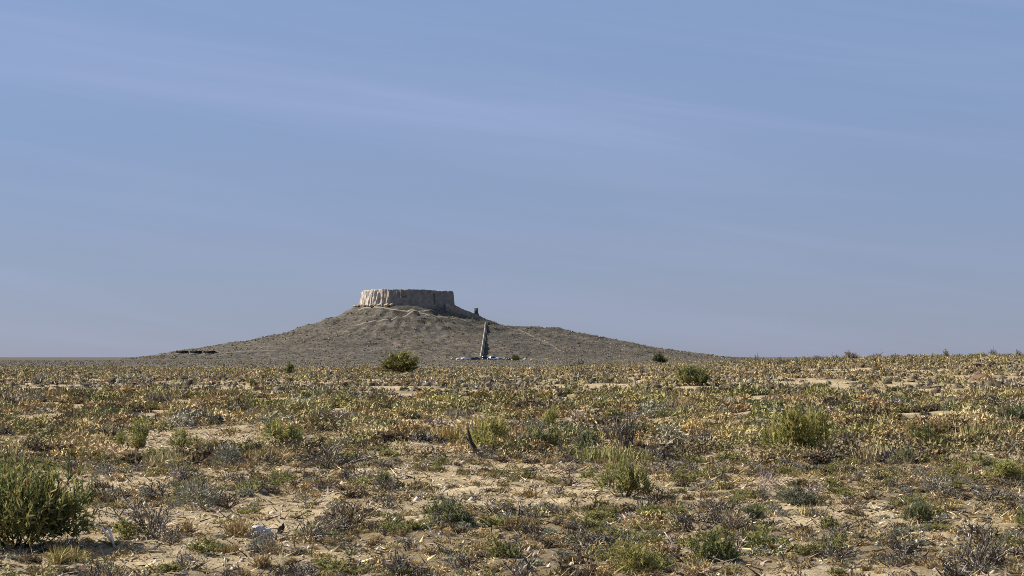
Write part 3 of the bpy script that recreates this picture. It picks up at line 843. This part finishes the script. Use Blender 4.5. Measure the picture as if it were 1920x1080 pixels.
leafy(1975, 1000, 120, 70, OLIVE + GREEN, 'olive shrub just beyond the sprawling dead branches', 131, n_lobe=8, dens=1.2)

def twiggy(px, py, w, h, colors, label, seed, name='dead_shrub', stems=14, wd=0.016, sub=5, twig=4, depth=0.9, flat=1.0):
    r = np.random.default_rng(seed)
    c = hit(px, py, 12, 1900, ground_z)
    sw = w * c.y / FPX; sh = h * c.y / FPX
    V, T, C = g_twigs(r, stems, colors, wd, sub, twig, flat)
    ext = np.percentile(np.abs(V[:, :2]), 97) * 2; ez = np.percentile(V[:, 2], 98)
    V = V * np.array([sw / ext, sw / ext * depth, sh / ez])
    o = link(name, to_mesh(name, (V, T, C), M_TWIG), None, None, (c.x, c.y, c.z)); tag(o, label, 'shrub'); return o
twiggy(282, 1008, 142, 84, DARK + GREY, 'sprawling dead shrub of dark bare branches beside the large green shrub', 201, stems=26, wd=0.013)
twiggy(425, 954, 90, 32, DARK, 'low dark tangle of dead branches lying past the round grey bush', 202, stems=20)
twiggy(655, 992, 100, 48, BROWN + DARK, 'tan brown dry shrub with a long black shadow on the sand', 203, 'dry_shrub', stems=26, wd=0.018, twig=5)
twiggy(345, 1068, 66, 42, DARK + GREY, 'small dark grey dead shrub on bare sand', 205, stems=20)
twiggy(582, 1014, 84, 42, GREY + DARK, 'dry grey shrub behind the crumpled white bag', 206, stems=18)
twiggy(515, 1040, 52, 34, BROWN + DARK, 'small brown dry shrub in front of the crumpled white bag', 207, 'dry_shrub', stems=18)
twiggy(1165, 852, 72, 76, DARK + GREY, 'tall dark dead shrub of upright bare twigs', 208, stems=22, flat=0.6, wd=0.014)
twiggy(622, 878, 124, 50, GREY + DARK, 'broad low grey dead shrub on pale sand', 209, stems=26, wd=0.012)
twiggy(1755, 924, 76, 42, GREY, 'pale grey dead shrub with a low flat crown', 210, stems=20)
twiggy(1835, 1070, 124, 66, DARK + GREY, 'large sprawling dead branches, dark grey, half fallen over', 211, stems=22, wd=0.015)
twiggy(1372, 1004, 74, 46, GREY + BROWN, 'twiggy grey brown shrub behind the compact dark green one', 212, stems=18)
twiggy(1887, 838, 66, 28, DARK, 'low blackish dead shrub below the blue grey one', 213, stems=18)
twiggy(1550, 1020, 80, 34, GREY + GGREEN, 'low grey dead shrub on the sand past the compact dark green one', 214, stems=18)
twiggy(1230, 940, 84, 30, DARK, 'dark twiggy fringe of dead stems at the side of the loose olive bush', 215, stems=18)
twiggy(1690, 1035, 84, 44, GREY + DARK, 'grey dead shrub mixed with straw litter', 216, stems=18)
twiggy(120, 1050, 90, 40, DARK + BROWN, 'dark brown dead stems in front of the large green shrub', 217, stems=20)

def cushion(px, py, w, h, colors, label, seed, n=420, group=None):
    r = np.random.default_rng(seed)
    c = hit(px, py, 12, 1900, ground_z); sw = w * c.y / FPX; sh = h * c.y / FPX
    V, T, C = g_cushion(r, n, colors, 0.6)
    ext = np.percentile(np.abs(V[:, :2]), 98) * 2; ez = np.percentile(V[:, 2], 98)
    o = link('cushion_plant', to_mesh('cushion_plant', (V * np.array([sw / ext, sw / ext, sh / ez]), T, C), M_DRY), None, None, (c.x, c.y, c.z))
    tag(o, label, 'plant', group)
cushion(1440, 918, 38, 28, PINK, 'pale pinkish rounded cushion plant beside a grey green shrub', 301)
cushion(205, 864, 26, 22, PINK, 'small pale pinkish cushion plant near the upright green bush', 302)
cushion(190, 898, 42, 22, GREY, 'low pale grey cushion plant on open sand', 303)
cushion(562, 942, 28, 18, GREY, 'tiny grey cushion plant alone on pale sand', 304)
cushion(368, 950, 76, 46, GREY + GGREEN, 'round grey bush with a white scrap at its foot', 305, 900)
cushion(425, 874, 62, 38, GREY + GGREEN, 'round grey bush with dead sticks beside straw tussocks', 306, 800)
cushion(108, 858, 32, 16, DARK, 'small blackish cushion plant with a long thin shadow', 307)
cushion(560, 1080, 44, 24, GREY, 'pale grey cushion plant in front of the small brown dry shrub', 308)

def tuss(px, py, w, h, colors, label, seed, n=260):
    r = np.random.default_rng(seed)
    c = hit(px, py, 12, 1900, ground_z); sw = w * c.y / FPX; sh = h * c.y / FPX
    V, T, C = g_tussock(r, n, colors, 0.02)
    ext = np.percentile(np.abs(V[:, :2]), 96) * 2; ez = np.percentile(V[:, 2], 97)
    o = link('grass_tussock', to_mesh('grass_tussock', (V * np.array([sw / ext, sw / ext, sh / ez]), T, C), M_DRY), None, None, (c.x, c.y, c.z))
    tag(o, label, 'grass')
tuss(500, 868, 86, 30, STRAW, 'broad straw yellow tussock in front of the wide soft green bush', 401, 420)
tuss(458, 1008, 60, 36, BROWN + STRAW, 'brown tussock leaning against the crumpled white bag', 402, 320)
tuss(400, 850, 56, 30, BROWN, 'orange brown tussock behind the round grey bush with sticks', 403)
tuss(1280, 770, 60, 24, STRAW, 'pale straw tussock at the edge of the swell', 404)
tuss(130, 1055, 70, 30, YGREEN + STRAW, 'greenish yellow tussock at the foot of the large green shrub', 405, 320)

def soil_mound(px, py, w, h):
    c = hit(px, py, 12, 1900, ground_z); sw = w * c.y / FPX / 2; sh = h * c.y / FPX
    V = []; na, nr = 40, 12
    for i in range(na):
        a = 6.28318 * i / na
        for k in range(nr):
            f = k / (nr - 1); q = f * (1 + 0.25 * (float(vnoise(math.cos(a) * 2 + 9, math.sin(a) * 2 + 4, 5)) - 0.5))
            x, y = q * sw * math.cos(a), q * sw * 1.2 * math.sin(a)
            zz = sh * (1 - f * f) ** 1.3 * (0.75 + 0.7 * float(fbm(x * 1.5 + 3, y * 1.5, 8, 3)))
            V.append((x, y, zz + float(ground_z(c.x + x, c.y + y)) - c.z - 0.06 * f))
    o = link('soil_mound', mesh_np('soil_mound', V, grid_tris(na, nr, True)[:, [0, 2, 1]], None, True), simple('reddish_soil', (0.15, 0.095, 0.06), 0.95, 0.05, 0.35, 2.0, bump=0.08), None, c)
    tag(o, 'low bare reddish brown soil mound on the swell', 'mound')
soil_mound(1842, 716, 72, 13)

# ---- charred stump, bleached wood and litter
M_CHAR = simple('charred_wood', (0.05, 0.042, 0.036), 0.95, 0.05, 0.3, 8.0)
M_BONE = simple('bleached_wood', (0.70, 0.63, 0.53), 0.8, 0.1, 0.15, 8.0)
M_BAG = simple('white_plastic_film', (0.42, 0.43, 0.45), 0.35, 0.4, 0.05, 6.0)
M_CLOTH = simple('black_plastic', (0.02, 0.02, 0.022), 0.5, 0.3)
def place(px, py): return hit(px, py, 12, 1900, ground_z)
c = place(888, 850); s = c.y / FPX
root = link('charred_stump', None, loc=c); tag(root, 'black charred crooked stump beside the yellowish olive bush', 'stump')
link('trunk', MB().tube([(6*s, 0, -.05), (2*s, 0, 10*s), (-5*s, .05, 20*s), (-8*s, 0, 34*s), (-12*s, 0, 47*s)], [5*s, 4.5*s, 3.6*s, 2.8*s, 1.6*s], 6).mesh('trunk'), M_CHAR, root)
link('root', MB().tube([(4*s, 0, 4*s), (14*s, -.05, 1*s), (20*s, -.1, -.03)], [4*s, 3*s, 1.5*s], 5).mesh('stump_root'), M_CHAR, root)
link('branch', MB().tube([(-5*s, .05, 20*s), (-12*s, .1, 26*s), (-14*s, .1, 32*s)], [2.4*s, 1.6*s, 1*s], 5).mesh('stump_branch'), M_CHAR, root)
def stick(px, py, pts, rad, label, mat=M_BONE, name='bleached_branch', cat='branch', twig=None):
    c = place(px, py); s = c.y / FPX
    mb = MB().tube([(x * s, y * s, z * s) for x, y, z in pts], [q * s for q in rad], 6)
    if twig:
        for tp in twig: mb.tube([(x * s, y * s, z * s) for x, y, z in tp], [rad[0] * .7 * s] + [rad[-1] * s] * (len(tp) - 1), 5)
    o = link(name, mb.mesh(name), mat, None, c); tag(o, label, cat); return o
stick(216, 1026, [(0, 0, -2), (-6, 0, 16), (-12, 2, 36)], [3.0, 2.6, 2.2], 'thick bleached white stake leaning out of dead stems', name='white_stake', cat='stake', twig=[[(-6, 0, 12), (-15, -2, 22), (-24, -2, 36)]])
stick(364, 950, [(-8, 0, -1), (-2, 0, 5), (6, 0, 4), (9, 0, 10)], [2.6, 3, 2.4, 1.5], 'white curled scrap of bleached wood before the round grey bush')
stick(336, 888, [(0, 0, -2), (-4, 0, 12), (-10, 0, 26), (-24, 0, 24)], [1.2, 1.2, 1, .7], 'thin bent white stick above the round grey bush')
stick(423, 1060, [(0, 0, -2), (-1, 0, 8), (-1, 0, 14)], [2.0, 2.0, 1.8], 'short upright white peg on bare sand', name='white_peg', cat='peg')
stick(810, 1010, [(6, 0, -2), (0, 0, 12), (-8, 0, 24), (-16, 0, 28)], [1.8, 1.6, 1.4, 1], 'curved bleached stick before the grey green shrub')
stick(1268, 1032, [(0, 0, -1), (-10, 0, 18), (-22, 0, 34)], [1.8, 1.5, 1.0], 'long leaning bleached stick behind the wide olive shrub', twig=[[(0, 0, 1), (20, 0, 4), (36, 0, 2)]])
stick(676, 888, [(-10, 0, 10), (-2, 0, 2), (8, 0, 1), (22, -4, 2)], [1.6, 1.8, 1.6, 1], 'forked bleached branch lying beside a small round green shrub')
stick(760, 884, [(-20, 0, 5), (-4, 0, 1), (4, 0, 8), (6, 0, 14)], [1.3, 1.3, 1.2, 1], 'upturned pale stick end on brown litter')
stick(1895, 1040, [(-26, 0, 2), (-8, 0, 6), (8, 0, 14), (18, 0, 12)], [1.6, 1.8, 1.6, 1], 'forked bleached branch beyond the half fallen dead branches', twig=[[(-8, 0, 6), (10, 0, 2), (24, 0, 4)]])
stick(552, 1030, [(-14, 0, 8), (-4, 0, 2), (12, -3, 1)], [2, 2, 1.2], 'short pale split branch beside the small brown dry shrub')
stick(1722, 1024, [(-4, 0, 12), (0, 0, 4), (6, 0, 0)], [2.2, 2.2, 1.2], 'pale broken wood splinter among straw litter')
stick(600, 872, [(-20, 0, 1), (-6, 0, 3), (6, 0, 8), (14, 0, 6)], [1.8, 1.8, 1.5, 1], 'pale branch lying in front of the broad low grey dead shrub')
def crumple(px, py, w, h, seed):
    c = place(px, py); s = c.y / FPX; r = np.random.default_rng(seed)
    bm = bmesh.new(); bmesh.ops.create_icosphere(bm, subdivisions=3, radius=1.0)
    for v in bm.verts:
        p = v.co.copy()
        k = 1 + 0.9 * (float(fbm(p.x * 1.6 + 5, p.y * 1.6 + p.z * 2.2, seed, 3)) - 0.5)
        v.co = Vector((p.x * k * w / 2 * s, p.y * k * w / 3.2 * s, max(-0.03, (p.z * k * 0.5 + 0.30 - 0.25 * p.x) * h * s)))
    me = bpy.data.meshes.new('bag_film'); bm.to_mesh(me); bm.free()
    me.materials.append(M_BAG)
    root = link('plastic_bag', None, loc=c); tag(root, 'crumpled white plastic bag lying on the sand by a brown tussock', 'bag')
    link('film', me, None, root)
    link('handle', MB().tube([(-w*.45*s, 0, h*.5*s), (-w*.55*s, 0, h*.8*s), (-w*.62*s, 0, h*1.15*s)], [1.8*s, 1.2*s, .7*s], 5).mesh('bag_handle'), M_BAG, root)
    link('handle', MB().tube([(w*.12*s, 0, h*.6*s), (w*.16*s, 0, h*.95*s), (w*.3*s, 0, h*.55*s)], [2.4*s, 1.6*s, .9*s], 5).mesh('bag_handle'), M_BAG, root)
crumple(490, 1004, 38, 21, 7)
c = place(527, 1002); s = c.y / FPX
bm = bmesh.new(); bmesh.ops.create_icosphere(bm, subdivisions=2, radius=1.0)
for v in bm.verts:
    k = 1 + 0.7 * (float(vnoise(v.co.x * 2 + 3, v.co.y * 2 + v.co.z * 2, 3)) - 0.5); v.co = Vector((v.co.x * k * 5 * s + v.co.z * 4 * s, v.co.y * k * 4 * s, (v.co.z * k * 11 + 9) * s))
me = bpy.data.meshes.new('black_rag'); bm.to_mesh(me); bm.free(); me.materials.append(M_CLOTH)
tag(link('black_rag', me, None, None, c), 'small black plastic rag snagged next to the white bag', 'litter')
bot = MB().tube([(0, 0, 0), (0, 0, .16), (0, 0, .21), (0, 0, .235), (0, 0, .27)], [.045, .045, .022, .016, .016], 8).mesh('bottle_body')
for px, py in ((1077, 712), (1085, 711)):
    c = place(px, py); c.z = float(ground_z(c.x, c.y)); s = c.y / FPX
    k = 12 * s / 0.27
    root = link('discarded_bottle', None, loc=c, scale=(k, k, k)); tag(root, 'white plastic bottle standing upright in the far scrub, one of a pair', 'bottle', 'white bottles in the scrub')
    link('body', bot, M_BAG, root)
    link('cap', MB().tube([(0, 0, .26), (0, 0, .29)], [.02, .02], 8).mesh('bottle_cap'), M_BAG, root)

# ------------------------------------------------------------------ fill plants: individuals near, stuff beyond
KINDS = []
def proto(name, makers, mat): return [to_mesh(name, g, mat) for g in makers]
R0 = np.random.default_rng(5)
fill = [
    ('straw_tussock', proto('straw_tussock', [g_tussock(R0, 110, STRAW + BROWN[:2], 0.030) for _ in range(3)] + [g_matted(R0, 5, 420, STRAW + BROWN[:2], 0.026) for _ in range(5)], M_DRY), 'low straw coloured grass tussock on the sandy plain', 'grass', 'straw tussocks on the plain', (0.20, 0.50), 300, 0.7, None),
    ('brown_tussock', proto('brown_tussock', [g_tussock(R0, 120, BROWN + OLIVE[:1], 0.032) for _ in range(2)] + [g_matted(R0, 6, 460, BROWN + STRAW[:1] + DARK[:1], 0.028) for _ in range(6)], M_DRY), 'low rusty brown dry plant on the sandy plain', 'plant', 'rusty brown dry plants on the plain', (0.20, 0.55), 300, 0.65, None),
    ('twiggy_shrub', proto('twiggy_shrub', [g_twigs(R0, 16, DARK + GREY, 0.024, 5, 4) for _ in range(6)], M_TWIG), 'small bare twiggy grey shrub on the sandy plain', 'shrub', 'bare twiggy shrubs on the plain', (0.25, 0.75), 240, 0.75, None),
    ('olive_shrub', proto('olive_shrub', [g_spray_leaves(R0, 7, 95, 9, OLIVE + GREEN, 0.095, 0.028, 0.7, 0.7)[0] for _ in range(7)], M_LEAF), 'small olive green leafy shrub on the sandy plain', 'shrub', 'small olive shrubs on the plain', (0.22, 0.65), 220, 0.75, None),
    ('ashen_shrub', proto('ashen_shrub', [g_cushion(R0, 360, GREY + GGREEN[:2], 0.55, 0.035) for _ in range(5)], M_DRY), 'small rounded ashen cushion shrub on the sandy plain', 'shrub', 'ashen cushion shrubs on the plain', (0.16, 0.38), 130, 0.85, None),
    ('umber_cushion', proto('umber_cushion', [g_matted(R0, 6, 520, DARK + BROWN[:3], 0.030) for _ in range(6)], M_DRY), 'small matted dark umber cushion on the sandy plain', 'plant', 'umber cushions on the plain', (0.22, 0.70), 280, 0.8, (19.0, 47.0)),
    ('sage_shrub', proto('sage_shrub', [g_matted(R0, 6, 520, GGREEN + GREY[:1], 0.028) for _ in range(6)], M_LEAF), 'small matted sage coloured shrub on the sandy plain', 'shrub', 'sage shrubs on the plain', (0.20, 0.55), 150, 0.85, (19.0, 47.0)),
    ('umber_bush', proto('umber_bush', [g_matted(R0, 7, 800, BROWN[:3] + DARK, 0.042) for _ in range(6)], M_DRY), 'low umber brown bush out in the dense scrub', 'shrub', 'umber bushes in the dense scrub', (0.6, 1.9), 290, 0.75, (44.0, 130.0)),
    ('drab_green_bush', proto('drab_green_bush', [g_matted(R0, 7, 800, OLIVE + GREEN[2:3] + DARK[:1], 0.042) for _ in range(6)], M_LEAF), 'drab green rounded bush out in the dense scrub', 'shrub', 'drab green bushes in the dense scrub', (0.55, 1.6), 280, 0.8, (44.0, 150.0)),
    ('slate_bush', proto('slate_bush', [g_matted(R0, 6, 700, GREY + DARK, 0.042) for _ in range(5)], M_DRY), 'slate grey dry bush out in the dense scrub', 'shrub', 'slate grey bushes in the dense scrub', (0.45, 1.5), 260, 0.75, (44.0, 130.0)),
]
def scatter(n, y0, y1, spread=0.27, seed=1, cover=True, bias=0.15):
    r = np.random.default_rng(seed)
    y = np.sqrt(r.uniform(y0 ** 2, y1 ** 2, n)); x = y * r.uniform(-spread, spread, n)
    if cover:
        keep = r.uniform(0, 1, n) < bias + (1 - bias) * veg_cover(x, y) ** np.where(y > 46, 2.6, 1.0)
        x, y = x[keep], y[keep]
    return x, y
for ki, (name, protos, label, cat, group, (s0, s1), count, asp, dist) in enumerate(fill):
    x, y = scatter(4000, *(dist if dist else (19.0, 46.0)), 0.262, 900 + ki, True, 0.22)
    x, y = x[:count], y[:count]
    r = np.random.default_rng(700 + ki)
    z = ground_z(x, y)
    sc_ = s0 + (s1 - s0) * r.beta(1.3, 2.6, len(x))
    for i in range(len(x)):
        o = link(name, protos[int(r.integers(len(protos)))], None, None, (x[i], y[i], z[i]), float(r.uniform(0, 6.28)), (sc_[i], sc_[i], sc_[i] * asp * float(r.uniform(0.8, 1.2))))
        tag(o, label, cat, group)

rc = np.random.default_rng(77)
crest = proto('crest_shrub', [g_matted(rc, 5, 260, OLIVE + GREEN[2:3] + GREY[:1], 0.06) for _ in range(5)] + [g_twigs(rc, 14, DARK + GREY, 0.035, 4, 3, 0.6) for _ in range(2)], M_LEAF)
for i in range(110):
    px = rc.uniform(1340, 1960); y = rc.uniform(270, 335); x = (px - 960) / FPX * y
    k = rc.uniform(0.7, 1.9)
    o = link('crest_shrub', crest[int(rc.integers(len(crest)))], None, None, (x, y, float(ground_z(x, y))), float(rc.uniform(0, 6.28)), (k, k, k * rc.uniform(0.8, 1.5)))
    tag(o, 'ragged olive shrub on the crest of the low swell against the sky', 'shrub', 'shrubs on the crest of the swell')
bm = bmesh.new(); bmesh.ops.create_icosphere(bm, subdivisions=2, radius=1.0)
for v in bm.verts:
    v.co *= 1 + 0.6 * (float(vnoise(v.co.x * 1.7 + 9, v.co.y * 1.7 + v.co.z * 2, 31)) - 0.5); v.co.z *= 0.75
bme = bpy.data.meshes.new('pale_boulder'); bm.to_mesh(bme); bm.free()
bme.materials.append(simple('pale_limestone', (0.40, 0.38, 0.35), 0.9, 0.1, 0.2, 1.5, bump=0.1))
for px, py, k in ((848, 673, 0.8), (859, 674.5, 1.1), (866, 672.5, 0.7), (918, 672, 0.9), (932, 673, 1.2), (946, 673, 0.8), (962, 675.5, 0.9), (984, 675, 1.0), (996, 676, 0.7)):
    c = hit(px, py, 900, 1500)
    tag(link('pale_boulder', bme, None, None, (c.x, c.y, c.z + 0.2 * k), float(rc.uniform(0, 6)), (k * 1.3, k, k)), 'pale grey boulder lying near the parked cars at the hill foot', 'boulder', 'boulders around the foot of the stairs')
for px, py, k in ((889, 672, 1.6), (901, 673.5, 1.4), (915, 673, 1.8), (949, 674, 1.5), (978, 675.5, 1.9), (1004, 676, 1.5)):
    c = hit(px, py, 900, 1500)
    tag(link('foot_shrub', crest[int(rc.integers(5))], None, None, c, float(rc.uniform(0, 6)), (k * 1.3, k, k)), 'low dark shrub among the parked cars at the hill foot', 'shrub', 'shrubs around the foot of the stairs')

def stuff_scrub(name, label, n, y0, y1, nb, seed, spread=0.27, wfac=1.0, size=(0.25, 0.7), height=0.6, weights=None, tri=False, cover=True, fn=ground_z, cat='scrub', pos=None, bias=0.2, pals=None, mound=0.85, cores=1):
    r = np.random.default_rng(seed)
    x, y = scatter(n, y0, y1, spread, seed, cover, bias) if pos is None else pos
    m = len(x)
    z = fn(x, y)
    S = size[0] + (size[1] - size[0]) * r.beta(1.3, 2.5, m)
    pals = pals or [STRAW, BROWN, OLIVE, GREY, DARK, GREEN]
    weights = weights or [0.25, 0.25, 0.24, 0.13, 0.08, 0.05]
    lg = np.log(np.array(weights))[None] + np.stack([7.0 * (fbm(np.asarray(x) / 9, np.asarray(y) / 22, 300 + 7 * q, 3) - 0.5) for q in range(len(pals))], 1)
    k = np.argmax(lg + r.gumbel(size=lg.shape), 1)
    base = np.zeros((m, 3))
    for q, p in enumerate(pals):
        sel = k == q; base[sel] = pal(p, sel.sum(), r, 0.2) * 0.70 + np.array([0.25, 0.205, 0.105]) * 0.42
    cnt = np.clip(nb * (S / S.mean()) ** 1.5, 5, 6 * nb).astype(int)
    I = np.repeat(np.arange(m), cnt); n = len(I)
    SS = S[I]; yI = np.asarray(y)[I]
    # most grow as low crowded lobes, the others as upright tufts
    lobed = (r.uniform(0, 1, m) < mound)[I]
    C3 = np.stack([x, y, z], 1)[I]
    a = r.uniform(0, 6.283, n); th = np.abs(r.normal(0, 0.62, n)).clip(0, 1.35)
    Pt = C3 + np.concatenate([r.normal(0, 0.20, (n, 2)) * SS[:, None], np.full((n, 1), -0.02)], 1)
    Dt = np.stack([np.sin(th) * np.cos(a), np.sin(th) * np.sin(a), np.cos(th)], 1)
    Lt = SS * r.uniform(0.45, 1.1, n) * height
    d = sphere_dirs(n, 0.0, r)
    q = d * np.stack([0.36 * SS, 0.36 * SS, height * 0.8 * SS], 1) * r.uniform(0.25, 1.0, (n, 1)) ** 0.4
    off = r.normal(0, 0.24, (m, 3, 2)); hs = r.uniform(0.45, 1.0, (m, 3)); w3 = r.integers(0, 3, n)
    q[:, :2] += off[I, w3] * SS[:, None]; q[:, 2] *= hs[I, w3]
    P = np.where(lobed[:, None], C3 + q, Pt)
    D = np.where(lobed[:, None], unit(d * 0.4 + r.normal(0, 0.7, (n, 3))), Dt)
    L = np.where(lobed, np.clip(SS * height * r.uniform(0.2, 0.5, n), 0, yI * 0.0023), np.minimum(Lt, yI * 0.009))
    W = np.clip(SS * 0.07, yI * 0.00048, yI * 0.0008) * wfac * r.uniform(0.7, 1.4, n)
    C = base[I] * np.exp(r.normal(0, 0.36, (n, 1))).clip(0.3, 1.3)
    g = blades(P, D, L, W, 0.35, C, r, tri)
    lm = np.unique(I[lobed])
    if cores:  # dark solids added under lobed plants to deepen their shade
        cc = np.stack([x, y, z], 1)[lm]
        both = [shade_cores(cc + np.concatenate([off[lm, t] * S[lm][:, None], np.zeros((len(lm), 1))], 1), S[lm], S[lm] * height * hs[lm, t], r) for t in range(cores)]
        g = merge([g] + both)
    o = link(name, mesh_np(name, *g), M_SCRUB)
    tag(o, label, cat, kind='stuff'); return o
stuff_scrub('sparse_scrub', 'low mixed dry scrub between the nearer shrubs', 3600, 19, 48, 44, 41, size=(0.06, 0.40), height=0.55, bias=0.3, tri=True, mound=0.8, cores=0)
stuff_scrub('dry_scrub', 'dense low tan and olive scrub covering the middle of the plain', 4600, 44, 120, 170, 42, size=(0.25, 1.9), height=0.45, tri=True, bias=0.02, mound=0.96, cores=0)
stuff_scrub('distant_scrub', 'far off olive and brown scrub running to the edge of the plain', 26000, 115, 400, 20, 43, size=(0.5, 2.4), height=0.40, wfac=0.95, tri=True, bias=0.10, mound=0.95, weights=[0.22, 0.25, 0.27, 0.13, 0.07, 0.06])
# taller sparse stems on the swell at the right, seen against the sky
rr_ = np.random.default_rng(44)
yy = rr_.uniform(230, 400, 2600); xx = rr_.uniform(5, 120, 2600)
stuff_scrub('swell_scrub', 'grey green scrub along the crest of the low swell', 0, 0, 0, 16, 45, pos=(xx, yy), size=(0.5, 1.6), height=0.62, tri=True, mound=0.5, weights=[0.10, 0.16, 0.36, 0.22, 0.06, 0.10])
# plain beyond the scrub and hillside
yy = rr_.uniform(380, 1330, 11000); xx = yy * rr_.uniform(-0.27, 0.27, 11000)
stuff_scrub('plain_scrub', 'thin grey scrub dotted over the bare plain before the hill', 0, 0, 0, 6, 46, pos=(xx, yy), size=(0.4, 1.5), height=0.45, tri=True, weights=[0.10, 0.2, 0.24, 0.26, 0.14, 0.06], wfac=0.8)
yy = rr_.uniform(HD - 190, HD + 20, 9000); xx = TX + rr_.uniform(-215, 270, 9000)
hz = hill_z(xx, yy); ok = (hz > 0.4) & (hz < 34) & (np.hypot(xx - TX, yy - HD) > 44)
stuff_scrub('hillside_scrub', 'tiny tufts of scrub dotted over the hillside', 0, 0, 0, 6, 47, pos=(xx[ok], yy[ok]), size=(0.6, 3.2), height=0.42, tri=True, fn=hill_z, weights=[0.10, 0.12, 0.20, 0.28, 0.26, 0.04], wfac=0.8)

# ---- litter of straw and dead twigs on the sand
def litter(name, label, n, y0, y1, seed, colors, L, W, lift):
    r = np.random.default_rng(seed)
    x, y = scatter(n, y0, y1, 0.27, seed, True, 0.7); m = len(x)
    P = np.stack([x, y, ground_z(x, y) + 0.008], 1)
    a = r.uniform(0, 6.283, m); D = np.stack([np.cos(a), np.sin(a), np.abs(r.normal(0, lift, m))], 1)
    o = link(name, mesh_np(name, *blades(P, D, r.uniform(*L, m), np.maximum(r.uniform(*W, m), y * 0.0003), 0.3, pal(colors, m, r, 0.35), r, True)), M_SCRUB)
    tag(o, label, 'litter', kind='stuff')
litter('straw_litter', 'pale straw and broken twigs strewn over the sand', 58000, 18, 80, 61, STRAW + PINK + BROWN, (0.05, 0.26), (0.010, 0.03), 0.3)
litter('twig_litter', 'dark dead twigs strewn over the sand', 46000, 18, 80, 62, DARK + BROWN[2:3], (0.05, 0.28), (0.010, 0.028), 0.35)
def pebbles(n, seed):
    r = np.random.default_rng(seed)
    x, y = scatter(n, 18, 60, 0.27, seed, False); m = len(x); z = ground_z(x, y)
    base = unit(np.array([(1,0,0),(-1,0,0),(0,1,0),(0,-1,0),(0,0,1),(0,0,-1.)]))
    F = np.array([(0,2,4),(2,1,4),(1,3,4),(3,0,4),(2,0,5),(1,2,5),(3,1,5),(0,3,5)])
    S = r.lognormal(math.log(0.018), 0.5, (m, 1, 1)).clip(0.008, 0.06) * r.uniform(0.6, 1.3, (m, 1, 3))
    V = np.stack([x, y, z], 1)[:, None] + base[None] * S
    T = (np.arange(m) * 6)[:, None, None] + F[None]
    C = np.repeat(pal([(0.36, 0.30, 0.23), (0.28, 0.23, 0.17), (0.46, 0.40, 0.32)], m, r), 6, axis=0)
    o = link('pebbles', mesh_np('pebbles', V.reshape(-1, 3), T.reshape(-1, 3), C), M_SCRUB); tag(o, 'small stones and clods scattered on the sand', 'pebbles', kind='stuff')
pebbles(14000, 63)
